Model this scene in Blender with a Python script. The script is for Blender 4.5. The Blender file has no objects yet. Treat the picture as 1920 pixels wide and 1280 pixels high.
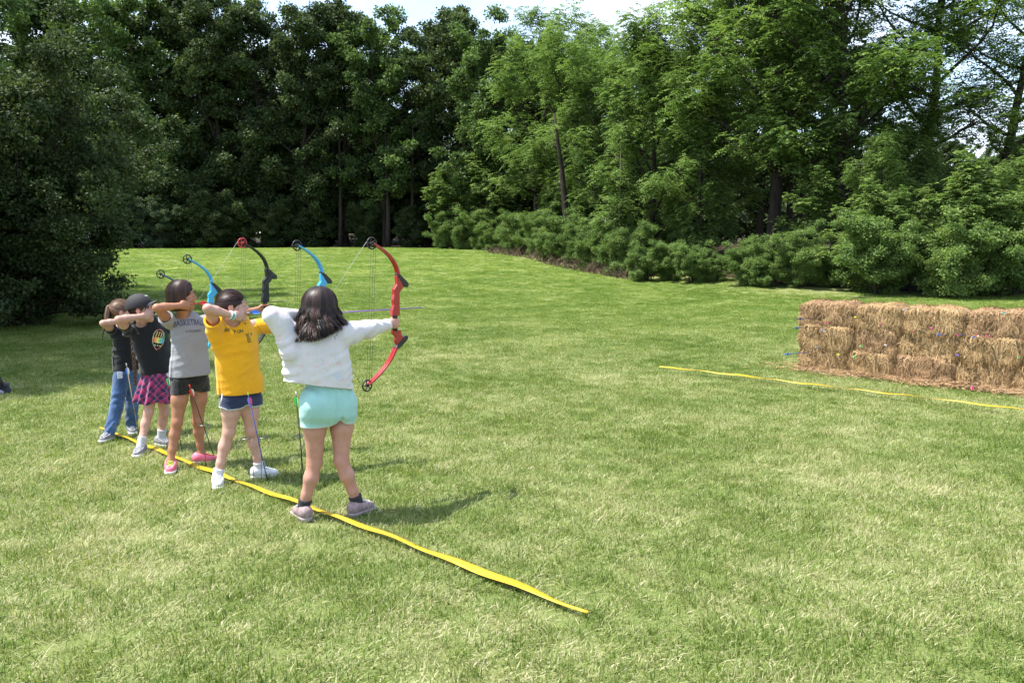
import bpy, math, random
import numpy as np
from mathutils import Vector, Matrix
from mathutils.bvhtree import BVHTree

# ---------------------------------------------------------------- camera, sky, sun, exposure
SCN = bpy.context.scene
COL = SCN.collection
CAM_H = 1.70
FPX = 1550.0                                   # focal length in pixels of the 1920 px wide photograph
PITCH = math.atan((640 - 455) / FPX)           # the horizon lies at y = 455
cam_data = bpy.data.cameras.new('camera')
cam_data.sensor_width = 36.0
cam_data.lens = FPX / 1920 * 36.0
cam_data.clip_start = 0.05
cam_data.clip_end = 3000
cam = bpy.data.objects.new('camera', cam_data)
cam.location = (0, 0, CAM_H)
cam.rotation_euler = (math.pi / 2 - PITCH, 0, 0)
COL.objects.link(cam)
SCN.camera = cam

SUN_EL = math.radians(63)
SUN_XY = Vector((-0.99, -0.07)).normalized()   # towards the sun
SUN_DIR = Vector((SUN_XY.x * math.cos(SUN_EL), SUN_XY.y * math.cos(SUN_EL), math.sin(SUN_EL)))
sun_data = bpy.data.lights.new('sun', 'SUN')
sun_data.energy = 4.0
sun_data.angle = math.radians(0.53)
sun_data.color = (1.0, 0.955, 0.88)
sun = bpy.data.objects.new('sun', sun_data)
sun.rotation_euler = (-SUN_DIR).to_track_quat('-Z', 'Y').to_euler()
COL.objects.link(sun)

world = bpy.data.worlds.new('World')
SCN.world = world
world.use_nodes = True
wn, wl = world.node_tree.nodes, world.node_tree.links
wn.clear()
w_out = wn.new('ShaderNodeOutputWorld')
w_bg = wn.new('ShaderNodeBackground')
w_sky = wn.new('ShaderNodeTexSky')
w_sky.sky_type = 'NISHITA'
w_sky.sun_disc = False
w_sky.sun_elevation = SUN_EL
w_sky.sun_rotation = math.atan2(SUN_XY.x, SUN_XY.y)
w_sky.air_density = 1.0
w_sky.dust_density = 1.2
w_co = wn.new('ShaderNodeTexCoord')
w_mp = wn.new('ShaderNodeMapping')
w_mp.inputs['Scale'].default_value = (1.0, 1.0, 2.6)
w_mp.inputs['Location'].default_value = (0.35, 0.2, 0.1)
w_ns = wn.new('ShaderNodeTexNoise')
w_ns.inputs['Scale'].default_value = 2.6
w_ns.inputs['Detail'].default_value = 7
w_ns.inputs['Roughness'].default_value = 0.55
w_rp = wn.new('ShaderNodeValToRGB')
w_rp.color_ramp.elements[0].position = 0.40
w_rp.color_ramp.elements[0].color = (0, 0, 0, 1)
w_rp.color_ramp.elements[1].position = 0.64
w_rp.color_ramp.elements[1].color = (0.95, 0.95, 0.95, 1)
w_mx = wn.new('ShaderNodeMix')
w_mx.data_type = 'RGBA'
w_mx.inputs[7].default_value = (3.6, 3.95, 4.6, 1)
wl.new(w_co.outputs['Generated'], w_mp.inputs['Vector'])
wl.new(w_mp.outputs[0], w_ns.inputs['Vector'])
wl.new(w_ns.outputs[0], w_rp.inputs[0])
wl.new(w_rp.outputs[0], w_mx.inputs[0])
wl.new(w_sky.outputs[0], w_mx.inputs[6])
wl.new(w_mx.outputs[2], w_bg.inputs[0])
w_bg.inputs[1].default_value = 0.15
wl.new(w_bg.outputs[0], w_out.inputs[0])

SCN.view_settings.view_transform = 'Standard'
SCN.view_settings.look = 'None'
SCN.view_settings.exposure = 1.40
SCN.view_settings.gamma = 1.0

# ---------------------------------------------------------------- pixel <-> world helpers (photo pixels, 1920 x 1280)
def ray(px, py):
    x = (px - 960) / FPX; y = (640 - py) / FPX
    cp, sp = math.cos(PITCH), math.sin(PITCH)
    return Vector((x, cp + y * sp, -sp + y * cp))
def ground(px, py, z=0.0):
    d = ray(px, py); t = (z - CAM_H) / d.z
    return Vector((0, 0, CAM_H)) + d * t
def at_depth(px, py, Y):
    d = ray(px, py)
    return Vector((0, 0, CAM_H)) + d * (Y / d.y)

S_DIR = Vector((0.673, 0.740, 0)).normalized()     # shooting direction
N_DIR = Vector((S_DIR.y, -S_DIR.x, 0))             # to the right of it
L_DIR = N_DIR                                      # direction of shooting line and bale wall

def unit(v): return v / (np.linalg.norm(v, axis=-1, keepdims=True) + 1e-9)
def sstep(v):
    v = np.clip(v, 0, 1); return v * v * (3 - 2 * v)
def terrain(x, y):
    x = np.asarray(x, float); y = np.asarray(y, float)
    z = 1.30 * sstep((y - 21) / 39) + 0.9 * sstep((y - 24) / 12) * sstep((x - 5) / 6) * (1 - sstep((y - 45) / 20))
    z = z + 2.5 * sstep((y - 66) / 120)
    z = z + 0.014 * np.sin(x * 1.3 + 0.6 * y) * np.cos(y * 0.9) * sstep((y - 1) / 6) + 0.05 * np.sin(x * .21 + 1) * np.sin(y * .17) * sstep((y - 12) / 12)
    return z
def ground_edge(px, py):
    """point of the terrain seen at a pixel (marching along the ray)"""
    d = ray(px, py); t = 1.0
    while t < 400:
        p = Vector((0, 0, CAM_H)) + d * t
        if p.z <= float(terrain(p.x, p.y)): return p
        t += 0.1
    return p

# ---------------------------------------------------------------- object helpers
def tag(o, label=None, cat=None, group=None, kind=None):
    if label: o['label'] = label
    if cat: o['category'] = cat
    if group: o['group'] = group
    if kind: o['kind'] = kind
    return o
def empty(name, loc=(0, 0, 0), rz=0.0):
    o = bpy.data.objects.new(name, None); COL.objects.link(o)
    o.location = loc; o.rotation_euler = (0, 0, rz); o.empty_display_size = 0.1
    return o
def link_mesh(name, me, parent=None, loc=None):
    o = bpy.data.objects.new(name, me); COL.objects.link(o)
    if parent is not None: o.parent = parent
    if loc is not None: o.location = loc
    return o
def mesh_np(name, verts, faces, mat=None, smooth=True, attrs=None):
    """faces: (n,4) or (n,3) int array, or list of lists"""
    me = bpy.data.meshes.new(name)
    verts = np.asarray(verts, dtype=np.float32)
    if isinstance(faces, np.ndarray):
        n, k = faces.shape
        me.vertices.add(len(verts)); me.vertices.foreach_set('co', verts.ravel())
        me.loops.add(n * k); me.loops.foreach_set('vertex_index', faces.astype(np.int32).ravel())
        me.polygons.add(n)
        me.polygons.foreach_set('loop_start', np.arange(0, n * k, k, dtype=np.int32))
        me.polygons.foreach_set('loop_total', np.full(n, k, dtype=np.int32))
    else:
        me.from_pydata([tuple(map(float, v)) for v in verts], [], faces)
    me.update(calc_edges=True)
    if smooth: me.polygons.foreach_set('use_smooth', np.ones(len(me.polygons), dtype=bool))
    if attrs:
        for an, av in attrs.items():
            av = np.asarray(av, dtype=np.float32)
            if av.ndim == 1:
                a = me.attributes.new(an, 'FLOAT', 'POINT'); a.data.foreach_set('value', av)
            else:
                a = me.attributes.new(an, 'FLOAT_COLOR', 'POINT'); a.data.foreach_set('color', av.ravel())
    if mat is not None: me.materials.append(mat)
    return me
def copy_tree(o, parent=None):
    c = o.copy(); COL.objects.link(c); c.parent = parent
    for ch in list(o.children): copy_tree(ch, c)
    return c

class MB:
    """collects primitive shapes into one mesh"""
    def __init__(s): s.v = []; s.f = []
    def add(s, v, f):
        b = len(s.v); s.v += [tuple(p) for p in v]; s.f += [[i + b for i in q] for q in f]
    def box(s, c, size, rz=0.0, m=None):
        hx, hy, hz = size[0] / 2, size[1] / 2, size[2] / 2
        M = m or Matrix.Rotation(rz, 3, 'Z')
        v = [Vector(c) + M @ Vector((x * hx, y * hy, z * hz)) for x in (-1, 1) for y in (-1, 1) for z in (-1, 1)]
        s.add(v, [[0, 1, 3, 2], [4, 6, 7, 5], [0, 4, 5, 1], [2, 3, 7, 6], [0, 2, 6, 4], [1, 5, 7, 3]])
    def tube(s, pts, rad, n=8, cap=True, flat=None):
        """pts list of Vector, rad float or list; flat=(axis, factor) squashes the section"""
        pts = [Vector(p) for p in pts]
        if not hasattr(rad, '__len__'): rad = [rad] * len(pts)
        t0 = (pts[1] - pts[0]).normalized()
        up = Vector((0, 0, 1)) if abs(t0.z) < 0.9 else Vector((1, 0, 0))
        x = t0.cross(up).normalized(); rings = []; v = []
        for i, p in enumerate(pts):
            if i == 0: t = pts[1] - pts[0]
            elif i == len(pts) - 1: t = pts[-1] - pts[-2]
            else: t = (pts[i + 1] - pts[i - 1])
            t.normalize()
            x = (x - t * x.dot(t)).normalized(); y = t.cross(x)
            for k in range(n):
                a = 2 * math.pi * k / n
                o = (x * math.cos(a) + y * math.sin(a)) * rad[i]
                if flat is not None:
                    ax = Vector(flat[0]); o = o - ax * o.dot(ax) * (1 - flat[1])
                v.append(p + o)
        f = []
        for i in range(len(pts) - 1):
            for k in range(n):
                a = i * n + k; b = i * n + (k + 1) % n
                f.append([a, b, b + n, a + n])
        if cap:
            f.append(list(range(n))[::-1]); m = (len(pts) - 1) * n
            f.append([m + k for k in range(n)])
        s.add(v, f)
    def ring(s, c, ax, R, r, n=28, m=6, a0=0.0, a1=2 * math.pi):
        ax = Vector(ax).normalized(); u = ax.orthogonal().normalized(); w = ax.cross(u)
        full = abs(a1 - a0 - 2 * math.pi) < 1e-6
        pts = [Vector(c) + (u * math.cos(a0 + (a1 - a0) * i / n) + w * math.sin(a0 + (a1 - a0) * i / n)) * R for i in range(n + 1)]
        s.tube(pts, r, m, cap=not full)
    def prism(s, poly, y0, y1):
        """poly in (x, z), extruded along y"""
        n = len(poly)
        v = [(p[0], y0, p[1]) for p in poly] + [(p[0], y1, p[1]) for p in poly]
        f = [list(range(n)), list(range(2 * n - 1, n - 1, -1))]
        for i in range(n):
            j = (i + 1) % n; f.append([i, i + n, j + n, j])
        s.add(v, f)
    def build(s, name, mat, parent=None, smooth=False, bevel=0.0):
        me = mesh_np(name, s.v, s.f, mat, smooth)
        o = link_mesh(name, me, parent)
        if bevel:
            b = o.modifiers.new('bevel', 'BEVEL'); b.width = bevel; b.segments = 2; b.limit_method = 'ANGLE'
        return o

# ---------------------------------------------------------------- materials
def rgb(r, g, b): return (r, g, b, 1.0)
def srgb(r, g, b):
    f = lambda c: (c / 255 / 12.92) if c / 255 <= 0.04045 else ((c / 255 + 0.055) / 1.055) ** 2.4
    return (f(r), f(g), f(b), 1.0)
class NT:
    def __init__(s, name):
        s.m = bpy.data.materials.new(name); s.m.use_nodes = True
        s.n = s.m.node_tree.nodes; s.l = s.m.node_tree.links
        s.bsdf = s.n['Principled BSDF']; s.out = s.n['Material Output']
    def new(s, t, **kw):
        nd = s.n.new(t)
        for k, v in kw.items(): setattr(nd, k, v)
        return nd
    def link(s, a, b): s.l.new(a, b)
    def noise(s, scale, detail=4, rough=0.55, vec=None, sc=None):
        nd = s.new('ShaderNodeTexNoise')
        nd.inputs['Scale'].default_value = scale; nd.inputs['Detail'].default_value = detail; nd.inputs['Roughness'].default_value = rough
        if vec is None:
            vec = s.new('ShaderNodeTexCoord').outputs['Object']
        if sc:
            mp = s.new('ShaderNodeMapping'); mp.inputs['Scale'].default_value = sc
            s.link(vec, mp.inputs['Vector']); vec = mp.outputs[0]
        s.link(vec, nd.inputs['Vector'])
        return nd.outputs[0]
    def worldpos(s): return s.new('ShaderNodeNewGeometry').outputs['Position']
    def ramp(s, fac, stops, interp='LINEAR'):
        nd = s.new('ShaderNodeValToRGB'); cr = nd.color_ramp; cr.interpolation = interp
        while len(cr.elements) < len(stops): cr.elements.new(0.5)
        for e, (p, c) in zip(cr.elements, stops): e.position = p; e.color = c
        s.link(fac, nd.inputs[0]); return nd.outputs[0]
    def mix(s, fac, a, b, mode='MIX'):
        nd = s.new('ShaderNodeMix'); nd.data_type = 'RGBA'; nd.blend_type = mode
        for inp, v in ((nd.inputs[0], fac), (nd.inputs[6], a), (nd.inputs[7], b)):
            if hasattr(v, 'is_output') or hasattr(v, 'links'): s.link(v, inp)
            else: inp.default_value = v
        return nd.outputs[2]
    def math(s, op, a, b=0.0):
        nd = s.new('ShaderNodeMath', operation=op)
        for inp, v in ((nd.inputs[0], a), (nd.inputs[1], b)):
            if hasattr(v, 'links'): s.link(v, inp)
            else: inp.default_value = v
        return nd.outputs[0]
    def attr(s, name, out='Fac'):
        nd = s.new('ShaderNodeAttribute'); nd.attribute_name = name; return nd.outputs[out]
    def bump(s, h, strength=0.3, dist=0.01):
        nd = s.new('ShaderNodeBump'); nd.inputs['Strength'].default_value = strength; nd.inputs['Distance'].default_value = dist
        s.link(h, nd.inputs['Height']); s.link(nd.outputs[0], s.bsdf.inputs['Normal'])
    def set(s, **kw):
        mp = dict(color='Base Color', rough='Roughness', metal='Metallic', spec='Specular IOR Level', sheen='Sheen Weight', sss='Subsurface Weight', coat='Coat Weight')
        for k, v in kw.items():
            inp = s.bsdf.inputs[mp[k]]
            if hasattr(v, 'links'): s.link(v, inp)
            else: inp.default_value = v
        return s
_simple = {}
def simple(name, col, rough=0.5, metal=0.0, var=0.12, scale=30, coat=0.0, bump=0.0):
    if name in _simple: return _simple[name]
    t = NT(name)
    n = t.noise(scale, 4)
    dark = tuple(c * (1 - var * 2) for c in col[:3]) + (1,); lite = tuple(min(1, c * (1 + var)) for c in col[:3]) + (1,)
    t.set(color=t.ramp(n, [(0.3, dark), (0.7, lite)]), rough=rough, metal=metal, coat=coat)
    if bump: t.bump(n, bump, 0.003)
    _simple[name] = t.m
    return t.m
def leaf_material(name, c_dark, c_mid, c_lite, trans=0.35):
    """leaf: reflects and lets light through; tint varies from leaf to leaf and clump to clump"""
    t = NT(name)
    tint = t.attr('tint')
    oi = t.new('ShaderNodeObjectInfo').outputs['Random']
    tt = t.math('ADD', tint, t.math('MULTIPLY', t.math('SUBTRACT', oi, 0.5), 0.22))
    col = t.ramp(tt, [(0.05, c_dark), (0.5, c_mid), (0.95, c_lite)])
    t.set(color=col, rough=0.6, spec=0.2)
    tr = t.new('ShaderNodeBsdfTranslucent')
    lt = t.mix(1.0, col, rgb(1.0, 1.08, 0.55), 'MULTIPLY')
    t.link(lt, tr.inputs[0])
    mx = t.new('ShaderNodeMixShader'); mx.inputs[0].default_value = trans
    t.link(t.bsdf.outputs[0], mx.inputs[1]); t.link(tr.outputs[0], mx.inputs[2]); t.link(mx.outputs[0], t.out.inputs[0])
    return t.m
def bark_material(name, c1, c2):
    t = NT(name)
    n = t.noise(9, 6, 0.65, sc=(1, 1, 0.22))
    t.set(color=t.ramp(n, [(0.3, c1), (0.7, c2)]), rough=0.9, spec=0.2)
    t.bump(n, 0.8, 0.04)
    return t.m

# ================================================================ the ground
def build_lawn():
    rs = [0.0]; r = 0.6
    while r < 900:
        rs.append(r); r *= 1.045
        if r < 12: r = rs[-1] + 0.35
    na = 220
    ang = np.linspace(0, 2 * np.pi, na, endpoint=False)
    V = [(0, 0, float(terrain(0, 0)))]
    for r in rs[1:]:
        x = r * np.sin(ang); y = r * np.cos(ang)
        z = terrain(x, y)
        V += list(zip(x, y, z))
    F = []
    for k in range(na): F.append([0, 1 + (k + 1) % na, 1 + k])
    for i in range(len(rs) - 2):
        b = 1 + i * na
        for k in range(na):
            F.append([b + k, b + (k + 1) % na, b + na + (k + 1) % na, b + na + k])
    V = np.array(V)
    x, y = V[:, 0], V[:, 1]
    d = np.zeros(len(V))
    vis = (y > 1.4) & (np.abs(x) < 0.72 * y + 1.3)
    dens = np.interp(y, [1.4, 7, 12, 25, 45, 62, 66], [165, 145, 105, 55, 22, 12, 0])
    # no blades inside the wood on the right
    edge = np.interp(x, [-60, -4, 0, 4.5, 7.5, 9, 40], [61, 60, 48, 34, 29, 25.5, 24])
    d = np.where(vis & (y < edge), dens, 0)
    t = NT('lawn')
    wp = t.worldpos()
    big = t.noise(0.55, 5, 0.6, wp)
    mid = t.noise(3.5, 6, 0.65, wp)
    fine = t.noise(60, 5, 0.7, wp)
    green = t.ramp(fine, [(0.25, rgb(0.075, 0.095, 0.028)), (0.6, rgb(0.145, 0.185, 0.052)), (0.8, rgb(0.22, 0.25, 0.09))])
    straw = t.ramp(fine, [(0.25, rgb(0.12, 0.125, 0.045)), (0.75, rgb(0.32, 0.325, 0.16))])
    m = t.ramp(t.math('ADD', t.math('MULTIPLY', big, 0.5), t.math('MULTIPLY', mid, 0.5)), [(0.46, rgb(0, 0, 0)), (0.62, rgb(0.75, 0.75, 0.75))])
    t.set(color=t.mix(m, green, straw), rough=0.85, spec=0.1)
    t.bump(fine, 0.5, 0.03)
    me = mesh_np('lawn', V, F, t.m, True, {'dens': d})
    o = link_mesh('lawn', me)
    tag(o, kind='structure')
    return o
lawn = build_lawn()

# leaf litter under the wood: a sheet 2 cm above the lawn with the wood's edge as its border
def build_forest_floor():
    ex = [-120, -60, -27, -10, -4.6, -1, 1.5, 4.5, 7.2, 9.6, 14, 40, 120]
    ey = [60, 61, 60.6, 60.4, 59, 53, 45, 35.0, 31.5, 27.5, 25.5, 26, 26]
    xs = np.linspace(-118, 118, 237); V = []; F = []
    nr = 40
    rnd = random.Random(5)
    for x in xs:
        y0 = float(np.interp(x, ex, ey)) + rnd.uniform(-.25, .25)
        for j in range(nr):
            y = y0 + (150 - y0) * (j / (nr - 1)) ** 2
            V.append((x, y, float(terrain(x, y)) + (0.02 if j else -0.01)))
    for i in range(len(xs) - 1):
        for j in range(nr - 1):
            a = i * nr + j; F.append([a, a + nr, a + nr + 1, a + 1])
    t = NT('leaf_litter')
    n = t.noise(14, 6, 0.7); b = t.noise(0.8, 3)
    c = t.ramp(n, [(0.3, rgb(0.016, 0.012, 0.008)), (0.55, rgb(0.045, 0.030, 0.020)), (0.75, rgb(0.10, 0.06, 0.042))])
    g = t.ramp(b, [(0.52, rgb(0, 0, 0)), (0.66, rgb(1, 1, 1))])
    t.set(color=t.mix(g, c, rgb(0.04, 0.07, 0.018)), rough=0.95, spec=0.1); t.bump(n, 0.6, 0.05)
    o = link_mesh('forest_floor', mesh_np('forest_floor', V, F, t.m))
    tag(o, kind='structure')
build_forest_floor()

# ================================================================ trees and shrubs
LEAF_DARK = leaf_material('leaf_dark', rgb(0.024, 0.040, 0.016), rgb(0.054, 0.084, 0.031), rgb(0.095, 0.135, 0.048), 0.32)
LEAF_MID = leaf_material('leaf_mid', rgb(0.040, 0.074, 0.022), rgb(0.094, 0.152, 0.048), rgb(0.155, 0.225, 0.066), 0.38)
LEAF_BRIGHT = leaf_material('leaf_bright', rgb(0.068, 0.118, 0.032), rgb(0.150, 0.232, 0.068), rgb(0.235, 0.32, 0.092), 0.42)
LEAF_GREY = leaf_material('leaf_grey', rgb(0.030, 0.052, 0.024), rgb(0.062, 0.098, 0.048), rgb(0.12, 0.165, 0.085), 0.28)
BARK = bark_material('bark', rgb(0.014, 0.011, 0.009), rgb(0.055, 0.044, 0.035))
BARK_PALE = bark_material('bark_pale', rgb(0.06, 0.047, 0.036), rgb(0.20, 0.165, 0.13))
TWIG = simple('dry_twig', rgb(0.19, 0.13, 0.09), 0.9, var=0.25, scale=8)

def leaf_quads(P, D, Nrm, L, W):
    """leaf = folded kite from point P along D; returns verts and quad faces"""
    D = unit(D); X = unit(np.cross(D, Nrm)); n = len(P)
    L = L[:, None]; W = W[:, None]
    v = np.stack([P, P + D * L * 0.45 + X * W * 0.5, P + D * L, P + D * L * 0.45 - X * W * 0.5], 1).reshape(-1, 3)
    f = np.arange(n * 4).reshape(n, 4)
    return v, f
def clump_leaves(rg, tips, dirs, style, leaf, spread, count, droop=0.5):
    """leaves for every twig tip. style 'ball': leaves through a flattened lump; 'frond': drooping compound leaves"""
    Vs, Ts = [], []
    m = len(tips)
    tint0 = np.clip(rg.normal(0.5, 0.17, m), 0, 1)
    if style == 'ball':
        n = m * count
        c = np.repeat(tips, count, 0); t0 = np.repeat(tint0, count)
        r = unit(rg.normal(size=(n, 3))) * (rg.random((n, 1)) ** 0.5)
        r[:, 2] *= 0.62
        sp = np.repeat(spread * rg.uniform(0.6, 1.35, m), count)[:, None]
        P = c + r * sp
        D = unit(r * 0.8 + rg.normal(size=(n, 3)) * 0.7 + np.array([0, 0, -0.25]))
        Nn = unit(rg.normal(size=(n, 3)) * 0.55 + np.array([0, 0, 0.8]) + r * 0.5)
        L = leaf * rg.uniform(0.6, 1.3, n); W = L * rg.uniform(0.5, 0.75, n)
        v, f = leaf_quads(P, D, Nn, L, W)
        tint = np.clip(t0 + rg.normal(0, 0.14, n), 0, 1)
    else:
        nf = max(3, count // 12); nl = 6
        c = np.repeat(tips, nf, 0); d0 = np.repeat(dirs, nf, 0); t0 = np.repeat(tint0, nf)
        k = len(c)
        az = rg.uniform(0, 2 * np.pi, k)
        out = np.stack([np.cos(az), np.sin(az), rg.uniform(-0.35, 0.95, k)], 1)
        out = unit(out + d0 * 0.45)
        FL = spread * rg.uniform(0.65, 1.3, k)
        start = c + rg.normal(size=(k, 3)) * spread * 0.36
        Ps, Ds, Ns, Ls, Ti = [], [], [], [], []
        side = unit(np.cross(out, np.array([0, 0, 1.0])))
        for j in range(nl):
            s = (j + 0.7) / nl
            p = start + out * (FL * s)[:, None]; p[:, 2] -= droop * FL * s * s
            tan = out.copy(); tan[:, 2] -= 2 * droop * s; tan = unit(tan)
            for sg in (-1, 1):
                Ps.append(p); dd = tan * 0.55 + side * sg + rg.normal(size=(k, 3)) * 0.18; dd[:, 2] -= 0.25
                Ds.append(dd); Ns.append(unit(np.array([0, 0, 1.0]) + rg.normal(size=(k, 3)) * 0.35))
                Ls.append(leaf * (1.15 - 0.55 * abs(s - 0.5) * 2) * rg.uniform(0.8, 1.2, k)); Ti.append(t0 + rg.normal(0, 0.09, k))
        P = np.concatenate(Ps); D = np.concatenate(Ds); Nn = np.concatenate(Ns); L = np.concatenate(Ls)
        v, f = leaf_quads(P, D, Nn, L, L * 0.42)
        tint = np.clip(np.concatenate(Ti), 0, 1)
    return v, f, np.repeat(tint, 4)

def make_tree(name, seed, H, crown_r, base, leaf, style='ball', count=60, spread=0.6, mat=None, bark=None,
              n_limb=16, trunk_r=0.25, fork=False, droop=0.45, lean=0.0, n_sub=5, thin=1.0, profile=None, stems=1):
    """tapered trunk with limbs and twigs, a clump of leaves on every twig tip. returns a root Empty with trunk and crown"""
    rg = np.random.default_rng(seed); rnd = random.Random(seed)
    wood = MB(); tips = []; dirs = []
    prof = profile or (lambda f: (1 - abs(2 * ((f - 0.0) / 1.0) ** 0.8 - 1) ** 2.2) ** 0.5 if 0 <= f <= 1 else 0)
    def limb(p0, d0, L, r0, depth, up=0.25):
        pts = [p0.copy()]; d = d0.copy(); n = 6 if depth < 2 else 4
        for i in range(n):
            d = (d + Vector((rnd.gauss(0, .16), rnd.gauss(0, .16), rnd.gauss(0, .10) + up * 0.22))).normalized()
            pts.append(pts[-1] + d * (L / n))
        rad = [r0 * (1 - 0.8 * i / n) for i in range(n + 1)]
        wood.tube(pts, rad, 7 if depth == 0 else 5 if depth == 1 else 3, cap=False)
        return pts, d
    for st in range(stems):
        off = Vector((rnd.uniform(-.5, .5), rnd.uniform(-.5, .5), 0)) * (0 if stems == 1 else crown_r * 0.35)
        p = Vector((0, 0, -0.15)) + off; d = Vector((lean + rnd.uniform(-.05, .05), rnd.uniform(-.05, .05), 1)).normalized()
        if stems > 1: d = (d + off * 0.25).normalized()
        tp = [p.copy()]; nT = 12
        for i in range(nT):
            d = (d + Vector((rnd.gauss(0, .045), rnd.gauss(0, .045), 0.06))).normalized()
            p = p + d * (H * 0.93 / nT); tp.append(p.copy())
        tr = [trunk_r * (1.35 if i == 0 else 1.0) * (1 - i / nT) ** 0.8 + 0.015 for i in range(nT + 1)]
        wood.tube(tp, tr, 10, cap=False)
        def on_trunk(f):
            q = f * nT; i = min(nT - 1, int(q)); return tp[i].lerp(tp[i + 1], q - i), tr[i] * (1 - (q - i)) + tr[i + 1] * (q - i)
        az = rnd.uniform(0, 6.28)
        for i in range(n_limb):
            f = base + (0.98 - base) * (i + rnd.uniform(0, .8)) / n_limb
            az += 2.4 + rnd.uniform(-.4, .4)
            p0, r0 = on_trunk(min(f * 1.0, 0.995))
            fr = (f - base) / (1 - base)
            R = crown_r * prof(fr) * rnd.uniform(0.75, 1.15)
            R = max(R, 0.25 * crown_r * rnd.uniform(.6, 1))
            el = rnd.uniform(0.1, 0.5) + 0.75 * fr
            dr = Vector((math.cos(az) * math.cos(el), math.sin(az) * math.cos(el), math.sin(el)))
            pts, de = limb(p0, dr, R / max(0.55, math.cos(el)), max(0.02, r0 * 0.55), 0)
            for s in range(n_sub + 1):
                q = 0.3 + 0.7 * s / n_sub
                k = min(5, int(q * 6)); pb = pts[k].lerp(pts[k + 1], min(1, q * 6 - k)) if k < 6 else pts[-1]
                a2 = rnd.uniform(0, 6.28)
                d2 = (dr * 0.6 + Vector((math.cos(a2), math.sin(a2), rnd.uniform(-.35, .75)))).normalized()
                L2 = crown_r * rnd.uniform(0.20, 0.42) * (1.1 - 0.4 * q)
                pts2, d2e = limb(pb, d2, L2, max(0.008, r0 * 0.18), 1, up=0.1)
                for w in range(3):
                    j = rnd.choice([2, 3, 4, 5, 6])
                    if rnd.random() < thin:
                        a3 = rnd.uniform(0, 6.28)
                        d3 = (d2e + Vector((math.cos(a3), math.sin(a3), rnd.uniform(-.4, .6))) * 0.9).normalized()
                        e = pts2[min(j, len(pts2) - 1)] + d3 * L2 * rnd.uniform(0.15, 0.5)
                        wood.tube([pts2[min(j, len(pts2) - 1)], e], [0.014, 0.006], 3, cap=False)
                        tips.append(e); dirs.append(d3)
                tips.append(pts2[-1]); dirs.append(d2e)
    tips = np.array([tuple(t) for t in tips]); dirs = np.array([tuple(t) for t in dirs])
    v, f, ti = clump_leaves(rg, tips, dirs, style, leaf, spread, count, droop)
    keep = v.reshape(-1, 4, 3)[:, 2, 2] > 0.05
    v = v.reshape(-1, 4, 3)[keep].reshape(-1, 3); ti = ti.reshape(-1, 4)[keep].ravel(); f = np.arange(len(v)).reshape(-1, 4)
    root = empty(name)
    wood.build('trunk', bark or BARK, root, smooth=True)
    me = mesh_np('crown', v, f, mat or LEAF_MID, False, {'tint': ti})
    link_mesh('crown', me, root)
    return root

PROTO = {}
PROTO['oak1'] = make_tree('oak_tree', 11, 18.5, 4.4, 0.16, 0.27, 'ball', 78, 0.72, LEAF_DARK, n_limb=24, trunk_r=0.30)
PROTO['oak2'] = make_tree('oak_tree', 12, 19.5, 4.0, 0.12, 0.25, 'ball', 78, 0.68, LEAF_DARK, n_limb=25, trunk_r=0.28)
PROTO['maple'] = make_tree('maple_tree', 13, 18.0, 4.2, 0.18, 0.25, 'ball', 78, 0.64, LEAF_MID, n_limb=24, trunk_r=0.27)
PROTO['walnut1'] = make_tree('walnut_tree', 21, 13.5, 4.0, 0.20, 0.19, 'frond', 132, 0.72, LEAF_BRIGHT, n_limb=22, trunk_r=0.22, droop=0.55)
PROTO['walnut2'] = make_tree('walnut_tree', 22, 14.5, 4.3, 0.27, 0.19, 'frond', 132, 0.74, LEAF_BRIGHT, n_limb=21, trunk_r=0.27, droop=0.6)
PROTO['skirt'] = make_tree('locust_tree', 23, 11.5, 3.0, 0.04, 0.165, 'frond', 120, 0.60, LEAF_BRIGHT, n_limb=24, trunk_r=0.17, droop=0.6)
PROTO['airy'] = make_tree('ash_tree', 24, 14.0, 4.2, 0.34, 0.16, 'frond', 132, 0.78, LEAF_BRIGHT, n_limb=19, trunk_r=0.21, n_sub=5, thin=0.95)
PROTO['sapling'] = make_tree('sapling_tree', 31, 5.3, 1.75, 0.06, 0.17, 'frond', 84, 0.40, LEAF_BRIGHT, n_limb=16, trunk_r=0.07, n_sub=3)
PROTO['bush'] = make_tree('bush', 41, 2.0, 1.35, 0.03, 0.070, 'ball', 135, 0.28, LEAF_BRIGHT, n_limb=8, trunk_r=0.035, n_sub=3, stems=3)
PROTO['bush2'] = make_tree('bush', 42, 1.5, 1.25, 0.03, 0.068, 'ball', 130, 0.25, LEAF_BRIGHT, n_limb=8, trunk_r=0.03, n_sub=3, stems=3)
PROTO['greybush'] = make_tree('bush', 43, 4.6, 2.9, 0.03, 0.17, 'ball', 76, 0.46, LEAF_GREY, n_limb=11, trunk_r=0.07, n_sub=4, stems=3)
PROTO['darkbush'] = make_tree('bush', 44, 3.4, 2.3, 0.03, 0.16, 'ball', 76, 0.42, LEAF_DARK, n_limb=10, trunk_r=0.05, n_sub=4, stems=3)
PROTO['near'] = make_tree('lilac_shrub', 51, 3.3, 2.6, 0.02, 0.075, 'ball', 150, 0.32, LEAF_DARK, n_limb=15, trunk_r=0.05, n_sub=5, stems=4)
PROTO['neartree'] = make_tree('elm_tree', 52, 10.5, 3.9, 0.16, 0.105, 'ball', 150, 0.52, LEAF_MID, n_limb=30, trunk_r=0.24, n_sub=6)
_used = set()
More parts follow.
